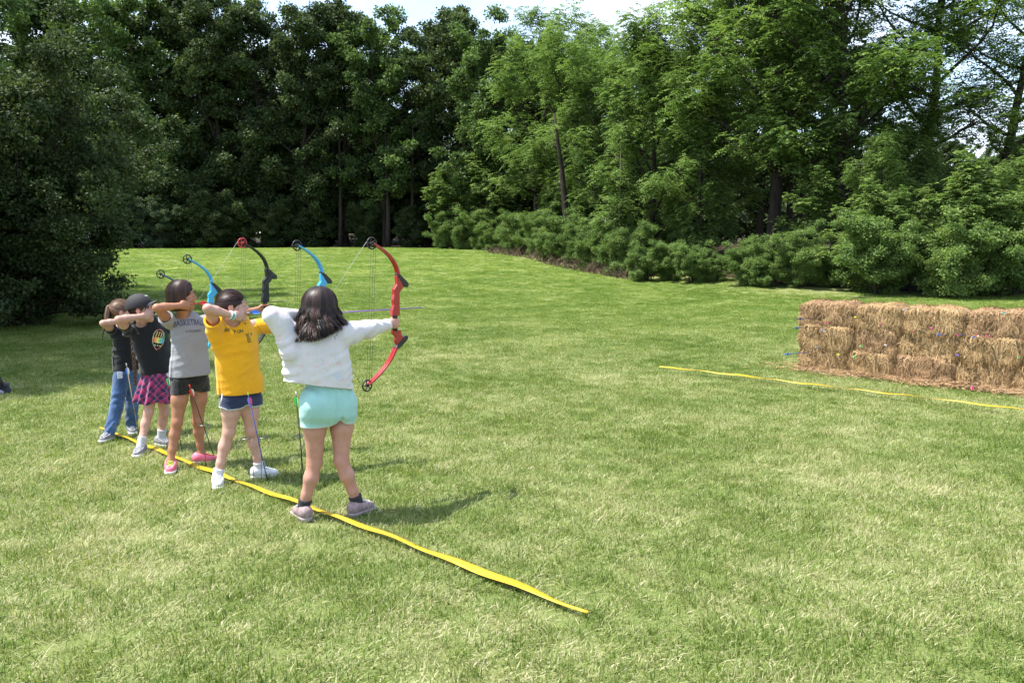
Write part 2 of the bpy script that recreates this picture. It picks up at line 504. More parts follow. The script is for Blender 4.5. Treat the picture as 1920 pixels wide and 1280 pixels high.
def plant(kind, x, y, label, cat='tree', group=None, sc=1.0, rz=None, z=None, sz=1.0):
    pr = PROTO[kind]
    o = pr if kind not in _used else copy_tree(pr)
    _used.add(kind)
    zz = float(terrain(x, y)) if z is None else z
    o.location = (x, y, zz - 0.03); o.scale = (sc, sc, sc * sz)
    o.rotation_euler = (0, 0, rz if rz is not None else (x * 12.9 + y * 7.7) % 6.28)
    for k in ('label', 'category', 'group'):
        if k in o: del o[k]
    tag(o, label, cat, group)
    return o
def X(px, Y): return (px - 960) / FPX * Y

ORD = ['first', 'second', 'third', 'fourth', 'fifth', 'sixth', 'seventh', 'eighth', 'ninth', 'tenth', 'eleventh', 'twelfth']
# --- the tall dark trees along the far edge, left to right
row = [(60, 64, 'maple', 1.02), (165, 66, 'oak2', .97), (255, 64, 'maple', 1.0), (335, 66, 'oak1', 1.0), (425, 65, 'oak2', .92), (500, 66, 'oak1', 0.94),
       (575, 64, 'oak2', 0.89), (650, 66, 'oak1', 0.92), (725, 64, 'maple', 0.89), (800, 66, 'oak2', 0.85), (870, 63, 'oak1', 0.87)]
for i, (px, Y, k, sc) in enumerate(row):
    plant(k, X(px, Y), Y, '%s from the left of the tall dark trees lining the far end of the lawn' % ORD[i], group='tall trees along the far end of the lawn', sc=sc)
# --- second row, seen only through the gaps
for i, (px, Y, k) in enumerate([(20, 74, 'oak1'), (120, 73, 'oak2'), (210, 75, 'oak1'), (300, 73, 'oak2'), (385, 75, 'maple'), (465, 73, 'oak2'), (545, 74, 'oak1'), (620, 73, 'maple'), (700, 75, 'oak2'),
                                (775, 73, 'oak1'), (850, 74, 'oak2'), (930, 70, 'oak1')]):
    plant(k, X(px, Y), Y, '%s from the left of the dark trees in the second row behind the far end' % ORD[i], group='second row of trees in the far wood', sc=0.82)
# --- right half: brighter trees, coming nearer towards the right
mid = [(925, 57, 'maple', 0.78, 'tall rounded green tree behind the bright sapling at the hedge start'),
       (1010, 52, 'walnut2', .88, 'light green tree with leaning trunk above the middle of the low hedge'),
       (1085, 47, 'walnut1', .80, 'light green tree whose drooping leaves hang over the low hedge'),
       (1150, 43, 'walnut2', .70, 'slim light green tree beside the pale bare trunk'),
       (1225, 36, 'skirt', .84, 'bright green tree leafy down to the ground at the right end of the low hedge'),
       (1325, 36, 'walnut1', .74, 'tall bright green tree between the leafy skirted tree and the forked dark trunk'),
       (1440, 32, 'walnut2', 0.95, 'tall tree with dark forked trunk above the row of small bushes'),
       (1560, 31, 'walnut1', 0.96, 'tall green tree whose crown meets the sky gap left of the leaning limb'),
       (1690, 30, 'airy', 1.0, 'airy tree with dark trunk against the pale sky above the hay bales'),
       (1850, 31, 'airy', 0.92, 'thin crowned tree at the right edge of the photo above the bushes')]
for px, Y, k, sc, lb in mid: plant(k, X(px, Y), Y, lb, sc=sc)
for i, (px, Y, k, sc) in enumerate([(1025, 66, 'oak1', 0.80), (1050, 62, 'oak2', 0.70), (1120, 58, 'oak1', 0.68), (1190, 54, 'maple', 0.63), (1265, 50, 'oak2', 0.53), (1345, 47, 'maple', 0.54),
                                    (1420, 44, 'oak2', 0.66), (1500, 43, 'maple', 0.66), (1580, 44, 'oak1', 0.50), (1680, 46, 'maple', 0.34), (1780, 46, 'oak2', 0.27), (1880, 44, 'maple', 0.30), (1960, 42, 'oak1', 0.33)]):
    plant(k, X(px, Y), Y, '%s from the left of the dark trees behind the bright trees on the right' % (ORD + ['last'])[i], group='second row of trees in the right wood', sc=sc)
# --- big bushes and small trees at the right, behind the bales
for px, Y, k, sc, cat, lb in [
        (1640, 27.5, 'skirt', 0.38, 'tree', 'leafy young tree behind the left end of the hay bales'),
        (1710, 29, 'skirt', 0.45, 'tree', 'taller leafy young tree behind the second stack of hay bales'),
        (1790, 26, 'sapling', 0.68, 'tree', 'bright sapling behind the third stack of hay bales'),
        (1870, 26.5, 'skirt', 0.31, 'tree', 'leafy young tree near the right edge behind the hay bales'),
        (1945, 27, 'sapling', 0.70, 'tree', 'bright sapling cut by the right edge of the photo'),
        (1508, 29.5, 'sapling', 0.60, 'tree', 'light green sapling just right of the forked dark trunk'),
        (1305, 33.5, 'skirt', 0.60, 'tree', 'leafy young tree filling the space right of the bright skirted tree'),
        (850, 57.5, 'sapling', 0.92, 'tree', 'left of the two bright saplings at the corner of the lawn'),
        (925, 56.0, 'sapling', 1.12, 'tree', 'right and taller of the two bright saplings at the corner of the lawn'),
        (1035, 50.0, 'sapling', 0.58, 'tree', 'short sapling right of the pale house in the trees'),
        (1100, 42.0, 'sapling', 0.60, 'tree', 'small dark sapling in the shade behind the low hedge')]:
    plant(k, X(px, Y), Y, lb, cat, sc=sc)
# --- low bushes along the curved edge
hedge = [(835, 57.0, 'bush', 1.15), (870, 56.3, 'bush2', 1.45), (905, 55, 'bush', 1.2), (925, 51, 'bush2', 0.9), (960, 49, 'bush', 1.0), (985, 47.5, 'bush2', 1.3), (1015, 45.0, 'bush', 1.15), (1030, 42, 'bush2', 1.05), (1062, 41.0, 'bush2', 1.3),
         (1092, 38.5, 'bush', 1.05), (1120, 37.0, 'bush2', 1.25), (1150, 36, 'bush', 1.0), (1175, 34.5, 'bush2', 1.2)]
for i, (px, Y, k, sc) in enumerate(hedge):
    plant(k, X(px, Y), Y, '%s bush from the left in the low hedge curving along the lawn' % (ORD[i] if i < 12 else 'thirteenth'), 'bush', 'low hedge bushes along the curved lawn edge', sc * .74)
low = [(1215, 32, 'bush2', 0.85), (1255, 31, 'bush', 0.85), (1300, 30.5, 'bush2', 0.95), (1345, 29.5, 'bush', 0.75), (1400, 28.3, 'bush2', 0.95), (1448, 28.0, 'bush2', 0.9), (1500, 27.5, 'bush', 0.85), (1550, 27.0, 'bush2', 0.95),
       (1600, 26.8, 'sapling', .66), (1650, 25.6, 'bush2', 1.2), (1705, 25.8, 'sapling', .62), (1765, 25.0, 'bush2', 1.25), (1825, 25.4, 'sapling', .70), (1885, 25, 'bush', 1.2), (1945, 25.4, 'sapling', .66)]
ORD2 = ORD + ['thirteenth', 'fourteenth', 'fifteenth']
for i, (px, Y, k, sc) in enumerate(low):
    if px < 1580: sc *= (1.25, .85, 1.1, .75, 1.2, .95)[i % 6]; Y += (0, .5, -.3, .4, .1, -.2)[i % 6]
    plant(k, X(px, Y), Y, '%s from the left of the round bushes under the trees on the right' % ORD2[i], 'bush', 'round bushes under the right hand trees', sc * (.60 if px < 1580 else .84))
# --- understorey on the far left
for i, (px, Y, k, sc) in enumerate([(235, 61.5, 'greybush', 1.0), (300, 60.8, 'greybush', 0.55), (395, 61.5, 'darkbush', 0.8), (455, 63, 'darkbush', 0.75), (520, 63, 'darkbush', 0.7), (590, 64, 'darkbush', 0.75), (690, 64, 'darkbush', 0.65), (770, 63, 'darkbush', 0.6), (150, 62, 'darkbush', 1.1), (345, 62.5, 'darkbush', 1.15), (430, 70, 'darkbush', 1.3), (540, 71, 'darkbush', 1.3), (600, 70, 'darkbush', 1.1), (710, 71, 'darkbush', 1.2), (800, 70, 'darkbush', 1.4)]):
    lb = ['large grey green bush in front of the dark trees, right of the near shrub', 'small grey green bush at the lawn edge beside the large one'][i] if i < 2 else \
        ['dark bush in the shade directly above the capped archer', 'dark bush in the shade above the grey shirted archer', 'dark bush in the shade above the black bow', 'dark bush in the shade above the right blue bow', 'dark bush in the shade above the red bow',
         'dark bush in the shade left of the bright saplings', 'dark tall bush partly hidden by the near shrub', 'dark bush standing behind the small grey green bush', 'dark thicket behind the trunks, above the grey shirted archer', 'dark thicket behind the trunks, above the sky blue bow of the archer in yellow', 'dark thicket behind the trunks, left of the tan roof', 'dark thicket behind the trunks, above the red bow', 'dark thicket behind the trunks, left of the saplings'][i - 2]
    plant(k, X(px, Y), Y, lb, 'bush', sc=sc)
# --- near group on the left, in its own shade
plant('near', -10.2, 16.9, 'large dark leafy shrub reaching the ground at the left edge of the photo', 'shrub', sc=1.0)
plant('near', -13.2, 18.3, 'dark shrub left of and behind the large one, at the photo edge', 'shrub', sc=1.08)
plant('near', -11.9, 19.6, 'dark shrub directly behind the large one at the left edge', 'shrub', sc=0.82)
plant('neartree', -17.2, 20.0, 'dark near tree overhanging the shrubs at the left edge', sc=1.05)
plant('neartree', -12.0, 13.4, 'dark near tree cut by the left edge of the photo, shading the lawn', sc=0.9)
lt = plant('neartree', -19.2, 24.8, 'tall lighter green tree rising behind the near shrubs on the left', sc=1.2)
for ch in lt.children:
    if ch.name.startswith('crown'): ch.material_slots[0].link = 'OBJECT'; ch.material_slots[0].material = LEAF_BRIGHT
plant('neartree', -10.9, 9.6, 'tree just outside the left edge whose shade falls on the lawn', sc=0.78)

# --- the far mass of the wood
def build_woodland():
    rg = np.random.default_rng(77)
    tips = []
    for k in range(210):
        a = -0.75 + 1.55 * rg.random(); r = rg.uniform(84, 105) if a < 0.05 else rg.uniform(62, 100)
        x = r * math.sin(a); y = r * math.cos(a)
        if abs(x / y * FPX + 960 - 985) < 26 or abs(x / y * FPX + 960 - 655) < 22: continue
        Ht = rg.uniform(11, 16.0) if a < 0.15 else rg.uniform(6, 9) if a < 0.42 else rg.uniform(5, 8)
        n = 75
        u = unit(rg.normal(size=(n, 3))); q = rg.random((n, 1)) ** 0.4
        c = np.array([x, y, float(terrain(x, y)) + Ht * 0.52])
        tips.append(c + u * q * np.array([3.8, 3.8, Ht * 0.46]))
    tips = np.concatenate(tips)
    v, f, ti = clump_leaves(rg, tips, np.zeros_like(tips), 'ball', 0.55, 1.0, 22)
    o = link_mesh('woodland', mesh_np('woodland', v, f, LEAF_DARK, False, {'tint': ti}))
    tag(o, 'dark mass of foliage deep in the wood behind all the trees', 'woodland', kind='stuff')
build_woodland()
# bare trunks in the gaps
def bare_trunk(px, Y, h, r, label, lean=0.0, mat=None, cat='tree', name='dead_tree', z=None):
    rnd = random.Random(px); m = MB(); x = X(px, Y); z0 = float(terrain(x, Y)) if z is None else z
    p = Vector((0, 0, -.1)); pts = [p.copy()]
    for i in range(8): p = p + Vector((lean * h / 8 + rnd.gauss(0, .03), rnd.gauss(0, .03), h / 8)); pts.append(p.copy())
    m.tube(pts, [r * (1.2 - 0.9 * i / 8) for i in range(9)], 10)
    root = empty(name, (x, Y, z0)); tag(root, label, cat)
    m.build('trunk', mat or BARK, root, smooth=True)
    for i in range(3):
        b = MB(); s = pts[4 + i]; a = rnd.uniform(0, 6.28); e = s + Vector((math.cos(a) * .5, math.sin(a) * .3, .45)) * h * 0.13
        b.tube([s, s.lerp(e, .5) + Vector((0, 0, .05)), e], [r * .4, r * .25, r * .1], 6); b.build('branch', mat or BARK, root, smooth=True)
bare_trunk(1158, 38.5, 6.5, 0.07, 'thin pale dead trunk standing between the hedge and the bright skirted tree', 0.02, BARK_PALE)
bare_trunk(1072, 43, 7.5, 0.20, 'dark leaning bare trunk in the shade behind the hedge', -0.12)
bare_trunk(730, 62.5, 9, 0.17, 'bare dark trunk left of the gap under the far trees')
bare_trunk(775, 62.8, 9, 0.13, 'bare dark trunk right of the gap under the far trees')
bare_trunk(640, 63.5, 9, 0.15, 'bare dark trunk beside the tan roof seen through the far trees')
bare_trunk(130, 42.0, 8, 0.30, 'bare dark trunk beside the white window behind the near shrubs')
bare_trunk(1475, 33.5, 8, 0.13, 'thin dark trunk close to the forked tree')
# fallen trunks
fl = empty('fallen_log', (X(1515, 33), 33, float(terrain(X(1515, 33), 33)) + 0.14)); tag(fl, 'pale fallen trunk lying in the wood right of the forked tree', 'log')
m = MB(); m.tube([(-1.7, 0.2, .25), (-.6, .05, .10), (.5, 0, .06), (1.6, -.1, .12)], [.07, .10, .11, .08], 9); m.build('trunk', BARK_PALE, fl, smooth=True)
m = MB(); m.tube([(-.6, .05, .10), (-1.1, -.2, .5), (-1.5, -.3, .65)], [.05, .035, .015], 6); m.build('branch', BARK_PALE, fl, smooth=True)
f2 = copy_tree(fl); f2.location = (X(1450, 34.5), 34.5, float(terrain(X(1450, 34.5), 34.5)) + 0.12); f2.rotation_euler = (0, 0.05, 0.5); f2['label'] = 'pale fallen trunk lying in the wood left of the forked tree'
# dry twigs along the foot of the hedge
def dry_twigs(pts, label, seed):
    rnd = random.Random(seed); m = MB()
    for k in range(len(pts) - 1):
        a, b = pts[k], pts[k + 1]
        for i in range(110):
            t = rnd.random(); p = Vector(a).lerp(Vector(b), t) + Vector((rnd.gauss(0, .12), rnd.gauss(0, .25), 0)); p.z = float(terrain(p.x, p.y))
            q = p + Vector((rnd.gauss(0, .28), rnd.gauss(-.1, .22), rnd.uniform(.15, .62)))
            m.tube([p, p.lerp(q, .5) + Vector((rnd.gauss(0, .07), 0, .04)), q], [.014, .010, .005], 3, cap=False)
    o = m.build('dry_brush', TWIG); tag(o, label, 'brush', kind='stuff')
dry_twigs([(X(915, 49.5), 49.5, 0), (X(985, 45), 45, 0), (X(1050, 38.8), 38.8, 0), (X(1110, 35.6), 35.6, 0), (X(1180, 32.8), 32.8, 0)], 'brown dry twigs along the foot of the low hedge', 3)

# ================================================================ houses glimpsed through the wood
WALL_W = simple('pale_siding', rgb(0.62, 0.62, 0.64), 0.7, var=.05, scale=2)
WALL_T = simple('tan_brick', rgb(0.32, 0.22, 0.17), 0.85, var=.1, scale=3)
ROOF_T = simple('tan_shingle', rgb(0.40, 0.31, 0.26), 0.9, var=.15, scale=4)
ROOF_G = simple('grey_shingle', rgb(0.20, 0.20, 0.21), 0.9, var=.15, scale=4)
GLASS_D = simple('window_glass', rgb(0.03, 0.035, 0.045), 0.08, var=.1)
TRIM_W = simple('white_trim', rgb(0.75, 0.75, 0.74), 0.5, var=.04)
def house(px, py_base, Y, w, h, dpt, rz, wall, roof, label, wins):
    x = X(px, Y); z = CAM_H + (455 - py_base) / FPX * Y
    r = empty('house', (x, Y, z), rz); tag(r, label, 'house')
    m = MB(); m.prism([(-w / 2, -2.5), (w / 2, -2.5), (w / 2, h), (0, h + w * 0.28), (-w / 2, h)], -dpt / 2, dpt / 2); m.build('wall', wall, r)
    m = MB()
    for sg in (-1, 1):
        m.prism([(0, h + w * .28 + .02), (sg * (w / 2 + .4), h - .22), (sg * (w / 2 + .4), h - .02), (0, h + w * .28 + .24)], -dpt / 2 - .4, dpt / 2 + .4)
    m.build('roof', roof, r)
    for wx, wz, ww, wh in wins:
        f = MB(); f.box((wx, -dpt / 2 - .03, wz), (ww + .16, .08, wh + .16)); fo = f.build('window', TRIM_W, r)
        g = MB(); g.box((wx, -dpt / 2 - .08, wz), (ww, .03, wh)); g.build('pane', GLASS_D, fo)
        g = MB(); g.box((wx, -dpt / 2 - .10, wz), (.05, .02, wh)); g.box((wx, -dpt / 2 - .101, wz), (ww, .018, .05)); g.build('muntin', TRIM_W, fo)
house(990, 402, 96, 6.5, 3.0, 8, 0.35, WALL_W, ROOF_G, 'pale grey gabled house glimpsed through the trees above the low hedge', [(-1.1, 1.5, .9, 1.2), (.9, 1.5, .9, 1.2), (0, 3.6, .7, .8)])
house(655, 402, 108, 9.0, 1.0, 9, 0.0, WALL_T, ROOF_T, 'low house with a tan roof glimpsed through the far trees above the red bow', [(-2.5, .1, 1.2, .9), (2.3, .1, 1.2, .9)])
house(128, 418, 60, 5.0, 3.0, 6, 0.1, TRIM_W, ROOF_G, 'white house corner with a window seen between the near shrubs and dark trees', [(-.6, 1.2, .9, 1.2), (.8, 1.2, .9, 1.2)])

# ================================================================ modelling with distance fields (bodies, clothes, hair masses)
class Field:
    def __init__(s, lo, hi, h=0.0055):
        s.lo = np.array(lo, float); s.h = h
        s.n = np.ceil((np.array(hi, float) - s.lo) / h).astype(int) + 1
        s.D = np.full(tuple(s.n), 0.5, np.float32)
    def copy(s):
        c = Field.__new__(Field); c.lo = s.lo; c.h = s.h; c.n = s.n; c.D = s.D.copy(); return c
    def reg(s, lo, hi):
        a = np.clip(np.floor((np.array(lo) - s.lo) / s.h).astype(int), 0, s.n - 1)
        b = np.clip(np.ceil((np.array(hi) - s.lo) / s.h).astype(int) + 1, 1, s.n)
        sl = tuple(slice(i, j) for i, j in zip(a, b))
        g = np.meshgrid(*[s.lo[i] + s.h * np.arange(a[i], b[i]) for i in range(3)], indexing='ij', sparse=False)
        return sl, np.stack(g, -1).astype(np.float32)
    def blend(s, sl, d, k, op='add'):
        D = s.D[sl]
        if op == 'sub': d = -d
        if op == 'add':
            if k <= 0: s.D[sl] = np.minimum(D, d)
            else:
                h = np.clip(0.5 + 0.5 * (D - d) / k, 0, 1); s.D[sl] = D * (1 - h) + d * h - k * h * (1 - h)
        else:
            if k <= 0: s.D[sl] = np.maximum(D, d)
            else:
                h = np.clip(0.5 - 0.5 * (D - d) / k, 0, 1); s.D[sl] = D * (1 - h) + d * h + k * h * (1 - h)
    def cone(s, p0, p1, r0, r1, k=0.02, flat=None, op='add'):
        p0 = np.array(p0, float); p1 = np.array(p1, float); R = max(r0, r1) * 1.05 + k + 3 * s.h
        sl, X = s.reg(np.minimum(p0, p1) - R, np.maximum(p0, p1) + R)
        if X.size == 0: return
        X = X - p0; d = p1 - p0; sc = 1.0
        if flat is not None:
            f = np.array(flat[0], float); q = flat[1]; f = f / np.linalg.norm(f)
            X = X + (X @ f)[..., None] * f * (1 / q - 1); d = d + d @ f * f * (1 / q - 1); sc = 0.5 + 0.5 * q
        t = np.clip((X @ d) / max(1e-9, d @ d), 0, 1)
        dist = np.linalg.norm(X - t[..., None] * d, axis=-1) - (r0 + (r1 - r0) * t)
        s.blend(sl, (dist * sc).astype(np.float32), k, op)
    def ell(s, c, rad, basis=None, k=0.02, op='add'):
        c = np.array(c, float); rad = np.array(rad, float); B = np.eye(3) if basis is None else np.array(basis, float)
        R = rad.max() + k + 3 * s.h
        sl, X = s.reg(c - R, c + R); X = (X - c) @ B.T
        k0 = np.linalg.norm(X / rad, axis=-1); k1 = np.linalg.norm(X / rad ** 2, axis=-1) + 1e-9
        s.blend(sl, (k0 * (k0 - 1) / k1).astype(np.float32), k, op)
    def plane_cut(s, p, nrm, R=None, c=None):
        """remove the side the normal points to, inside a ball"""
        p = np.array(p, float); nrm = np.array(nrm, float); nrm /= np.linalg.norm(nrm)
        if R is None:
            sl, X = s.reg(s.lo, s.lo + s.n * s.h); v = (X - p) @ nrm
        else:
            c = p if c is None else np.array(c, float)
            sl, X = s.reg(c - R, c + R); v = np.minimum((X - p) @ nrm, R - np.linalg.norm(X - c, axis=-1))
        s.D[sl] = np.maximum(s.D[sl], v.astype(np.float32))
    def hollow(s, inner, p, nrm, depth, R=None, wall=0.0165):
        """scoop out the garment near an opening; inner = D before the cut"""
        p = np.array(p, float); nrm = np.array(nrm, float); nrm /= np.linalg.norm(nrm)
        rr = R or 0.4
        sl, X = s.reg(p - rr, p + rr)
        v = np.maximum(inner[sl] + wall, -depth - (X - p) @ nrm)
        if R: v = np.maximum(v, np.linalg.norm(X - p, axis=-1) - R)
        s.D[sl] = np.maximum(s.D[sl], -v.astype(np.float32))
    def displace(s, fn):
        band = np.abs(s.D) < 0.03
        idx = np.argwhere(band); X = s.lo + idx * s.h
        s.D[band] += fn(X).astype(np.float32)
    def mesh(s):
        D = s.D; h = s.h
        ins = D < 0
        c = ins[:-1, :-1, :-1].astype(np.int8)
        tot = np.zeros_like(c)
        for i in (0, 1):
            for j in (0, 1):
                for k in (0, 1):
                    tot += ins[i:i + D.shape[0] - 1, j:j + D.shape[1] - 1, k:k + D.shape[2] - 1]
        act = np.argwhere((tot > 0) & (tot < 8))
        idm = np.full(tot.shape, -1, np.int64); idm[act[:, 0], act[:, 1], act[:, 2]] = np.arange(len(act))
        pos = np.zeros((len(act), 3)); cnt = np.zeros(len(act))
        cor = [(i, j, k) for i in (0, 1) for j in (0, 1) for k in (0, 1)]
        for a in cor:
            for ax in range(3):
                if a[ax] == 1: continue
                b = list(a); b[ax] = 1
                da = D[act[:, 0] + a[0], act[:, 1] + a[1], act[:, 2] + a[2]]; db = D[act[:, 0] + b[0], act[:, 1] + b[1], act[:, 2] + b[2]]
                m = (da < 0) != (db < 0)
                t = np.where(m, da / np.where(m, da - db, 1), 0)
                q = np.tile(np.array(a, float), (len(act), 1)); q[:, ax] += t
                pos += q * m[:, None]; cnt += m
        V = s.lo + (act + pos / np.maximum(cnt, 1)[:, None]) * h
        F = []
        for ax in range(3):
            u, w = (ax + 1) % 3, (ax + 2) % 3
            sl0 = [slice(None)] * 3; sl1 = [slice(None)] * 3; sl0[ax] = slice(0, -1); sl1[ax] = slice(1, None)
            for z in (u, w): sl0[z] = slice(1, -1); sl1[z] = slice(1, -1)
            a, b = ins[tuple(sl0)], ins[tuple(sl1)]
            e = np.argwhere(a != b); sg = a[e[:, 0], e[:, 1], e[:, 2]]
            e[:, u] += 1; e[:, w] += 1
            def cell(du, dw):
                q = e.copy(); q[:, u] -= du; q[:, w] -= dw; return idm[q[:, 0], q[:, 1], q[:, 2]]
            f = np.stack([cell(1, 1), cell(0, 1), cell(0, 0), cell(1, 0)], 1)
            f[~sg] = f[~sg][:, ::-1]
            F.append(f)
        F = np.concatenate(F); F = F[(F >= 0).all(1)]
        return V, F

# ---------------------------------------------------------------- people materials
def skin_mat(name, base):
    t = NT(name)
    n = t.noise(26, 4, 0.6); tone = t.attr('flush')
    lo = tuple(c * 0.88 for c in base) + (1,); hi = tuple(min(1, c * 1.06) for c in base) + (1,)
    c = t.ramp(n, [(0.3, lo), (0.7, hi)])
    c = t.mix(t.math('MULTIPLY', tone, 0.75), c, rgb(base[0] * 0.86, base[1] * 0.45, base[2] * 0.46))
    t.set(color=c, rough=0.48, spec=0.4, sss=0.12)
    t.bsdf.inputs['Subsurface Radius'].default_value = (0.02, 0.008, 0.005); t.bsdf.inputs['Subsurface Scale'].default_value = 0.5
    t.bump(t.noise(220, 3), 0.12, 0.001)
    return t.m
SKIN_A = skin_mat('skin_fair', (0.54, 0.315, 0.245))
SKIN_B = skin_mat('skin_tan', (0.38, 0.18, 0.105))
SKIN_C = skin_mat('skin_rosy', (0.48, 0.245, 0.18))
def cloth_mat(name, col, trimc=None, rough=0.85, weave=700, tiedye=False, camo=False, denim=False, sheen=0.25, leak=0.0):
    t = NT(name)
    n = t.noise(7, 3); c = t.ramp(n, [(0.3, tuple(x * 0.93 for x in col[:3]) + (1,)), (0.7, tuple(min(1, x * 1.04) for x in col[:3]) + (1,))])
    if tiedye:
        a = t.noise(13, 2, 0.5, sc=(1, 1, 1.7)); b = t.noise(17, 2, 0.5, sc=(1.3, 1, 1)); d = t.noise(15, 2, 0.5)
        c = t.mix(t.ramp(a, [(0.60, rgb(0, 0, 0)), (0.72, rgb(.55, .55, .55))]), c, rgb(0.76, 0.50, 0.47))
        c = t.mix(t.ramp(b, [(0.58, rgb(0, 0, 0)), (0.72, rgb(.55, .55, .55))]), c, rgb(0.53, 0.60, 0.76))
        c = t.mix(t.ramp(d, [(0.62, rgb(0, 0, 0)), (0.74, rgb(.5, .5, .5))]), c, rgb(0.68, 0.72, 0.56))
    if camo:
        a = t.noise(16, 3, 0.5); c = t.ramp(a, [(0.42, rgb(0.004, 0.004, 0.005)), (0.50, rgb(0.016, 0.017, 0.017)), (0.60, rgb(0.008, 0.008, 0.009)), (0.70, rgb(0.035, 0.035, 0.035))], 'CONSTANT')
    if denim:
        a = t.noise(5, 4, 0.6, sc=(1, 1, .5)); f = t.noise(240, 2, 0.5, sc=(1, 1, .2))
        c = t.ramp(t.math('ADD', t.math('MULTIPLY', a, 0.7), t.math('MULTIPLY', f, 0.3)), [(0.35, rgb(0.022, 0.050, 0.125)), (0.52, rgb(0.060, 0.125, 0.27)), (0.68, rgb(0.17, 0.27, 0.44))])
    if trimc is not None: c = t.mix(t.math('GREATER_THAN', t.attr('trim'), 0.5), c, trimc)
    t.set(color=c, rough=rough, spec=0.2, sheen=sheen)
    w = t.noise(weave, 2); fold = t.noise(13, 5, 0.62, sc=(1.2, 1.2, 0.55))
    t.bump(t.math('ADD', t.math('MULTIPLY', w, 0.15), t.math('MULTIPLY', fold, 1.0)), 0.55, 0.03)
    if leak:
        tr = t.new('ShaderNodeBsdfTranslucent'); t.link(c, tr.inputs[0]) if hasattr(c, 'links') else None
        mx = t.new('ShaderNodeMixShader'); mx.inputs[0].default_value = leak
        t.link(t.bsdf.outputs[0], mx.inputs[1]); t.link(tr.outputs[0], mx.inputs[2]); t.link(mx.outputs[0], t.out.inputs[0])
    return t.m
def hair_mat(name, dark, lite):
    t = NT(name)
    st = t.attr('tint'); c = t.ramp(st, [(0.1, dark), (0.9, lite)])
    t.set(color=c, rough=0.46, spec=0.32)
    return t.m
HAIR_DARK = hair_mat('hair_dark_brown', rgb(0.006, 0.004, 0.004), rgb(0.055, 0.024, 0.018))
HAIR_BRN = hair_mat('hair_brown', rgb(0.014, 0.007, 0.006), rgb(0.075, 0.034, 0.025))
HAIR_LT = hair_mat('hair_light_brown', rgb(0.06, 0.032, 0.02), rgb(0.26, 0.15, 0.09))
EYE_W = simple('eye_white', rgb(0.72, 0.70, 0.67), 0.25, var=.02)
EYE_I = simple('eye_iris', rgb(0.05, 0.028, 0.016), 0.15, var=.1)
BROW = simple('eyebrow_hair', rgb(0.045, 0.026, 0.02), 0.7)

def npv(v): return np.array(tuple(v), float)
def nrm(v):
    v = np.array(v, float); return v / (np.linalg.norm(v) + 1e-12)

RZ = math.atan2(S_DIR.y, S_DIR.x)
class Frame:
    """local frame of one archer: x towards the target, y to the left of it (away from the camera), z up"""
    def __init__(s, B):
        s.B = Vector(B); s.M = Matrix.Rotation(-RZ, 3, 'Z')
    def P(s, px, py, y=0.0):
        o = s.M @ (Vector((0, 0, CAM_H)) - s.B); d = s.M @ ray(px, py)
        t = (y - o.y) / d.y; return npv(o + d * t)
    def G(s, px, py, z=0.0): return npv(s.M @ (ground(px, py, z) - s.B))
    def scale_at(s, px, py, y=0.0):
        o = s.M @ (Vector((0, 0, CAM_H)) - s.B); d = s.M @ ray(px, py); t = (y - o.y) / d.y
        return t / FPX * 1.0          # metres per photo pixel across the view
    def world(s, p): return s.B + s.M.transposed() @ Vector(tuple(p))

def hand(fd, W, Xd, Md, side, curl, sc, thumb='side', spread=0.0):
    """W wrist, Xd along the hand, Md out of the palm, side = direction from little finger to index finger"""
    W = np.array(W); X = nrm(Xd); M = nrm(np.array(Md) - X * np.dot(Md, X)); Yd = nrm(np.array(side) - X * np.dot(side, X) - M * np.dot(side, M))
    B = np.array([X, Yd, M])
    fd.ell(W + X * 0.046 * sc, (0.050 * sc, 0.037 * sc, 0.0155 * sc), B, 0.010)
    fd.cone(W - X * 0.01, W + X * 0.03 * sc, 0.0215 * sc, 0.02 * sc, 0.012, (M, 0.72))
    ln = [0.062, 0.072, 0.066, 0.050]; offs = [0.030, 0.0105, -0.0095, -0.0285]; kx = [0.086, 0.091, 0.087, 0.078]; rr = [0.0088, 0.0092, 0.0087, 0.0078]
    for i in range(4):
        p = W + X * kx[i] * sc * 0.95 + Yd * offs[i] * sc
        c = curl[i] if hasattr(curl[i], '__len__') else (curl[i] * .8, curl[i], curl[i] * .8)
        ang = 0.0
        for sgm in range(3):
            ang += c[sgm]
            d = X * math.cos(ang) + M * math.sin(ang) + Yd * spread * offs[i] * 8
            q = p + nrm(d) * ln[i] * (0.46, 0.31, 0.25)[sgm] * sc
            fd.cone(p, q, rr[i] * sc * (1 - .08 * sgm), rr[i] * sc * (0.93 - .08 * sgm), 0.0025)
            p = q
    t0 = W + X * 0.026 * sc + Yd * 0.026 * sc + M * 0.006
    if thumb == 'wrap':
        t1 = t0 + (X * 0.030 + Yd * 0.010 + M * 0.024) * sc; t2 = t1 + (X * 0.010 + M * 0.028 - Yd * .004) * sc
    else:
        t1 = t0 + (X * 0.032 + Yd * 0.012 + M * 0.012) * sc; t2 = t1 + (X * 0.030 - Yd * 0.006 + M * 0.010) * sc
    fd.cone(t0, t1, 0.0135 * sc, 0.0105 * sc, 0.008); fd.cone(t1, t2, 0.0102 * sc, 0.0085 * sc, 0.003)

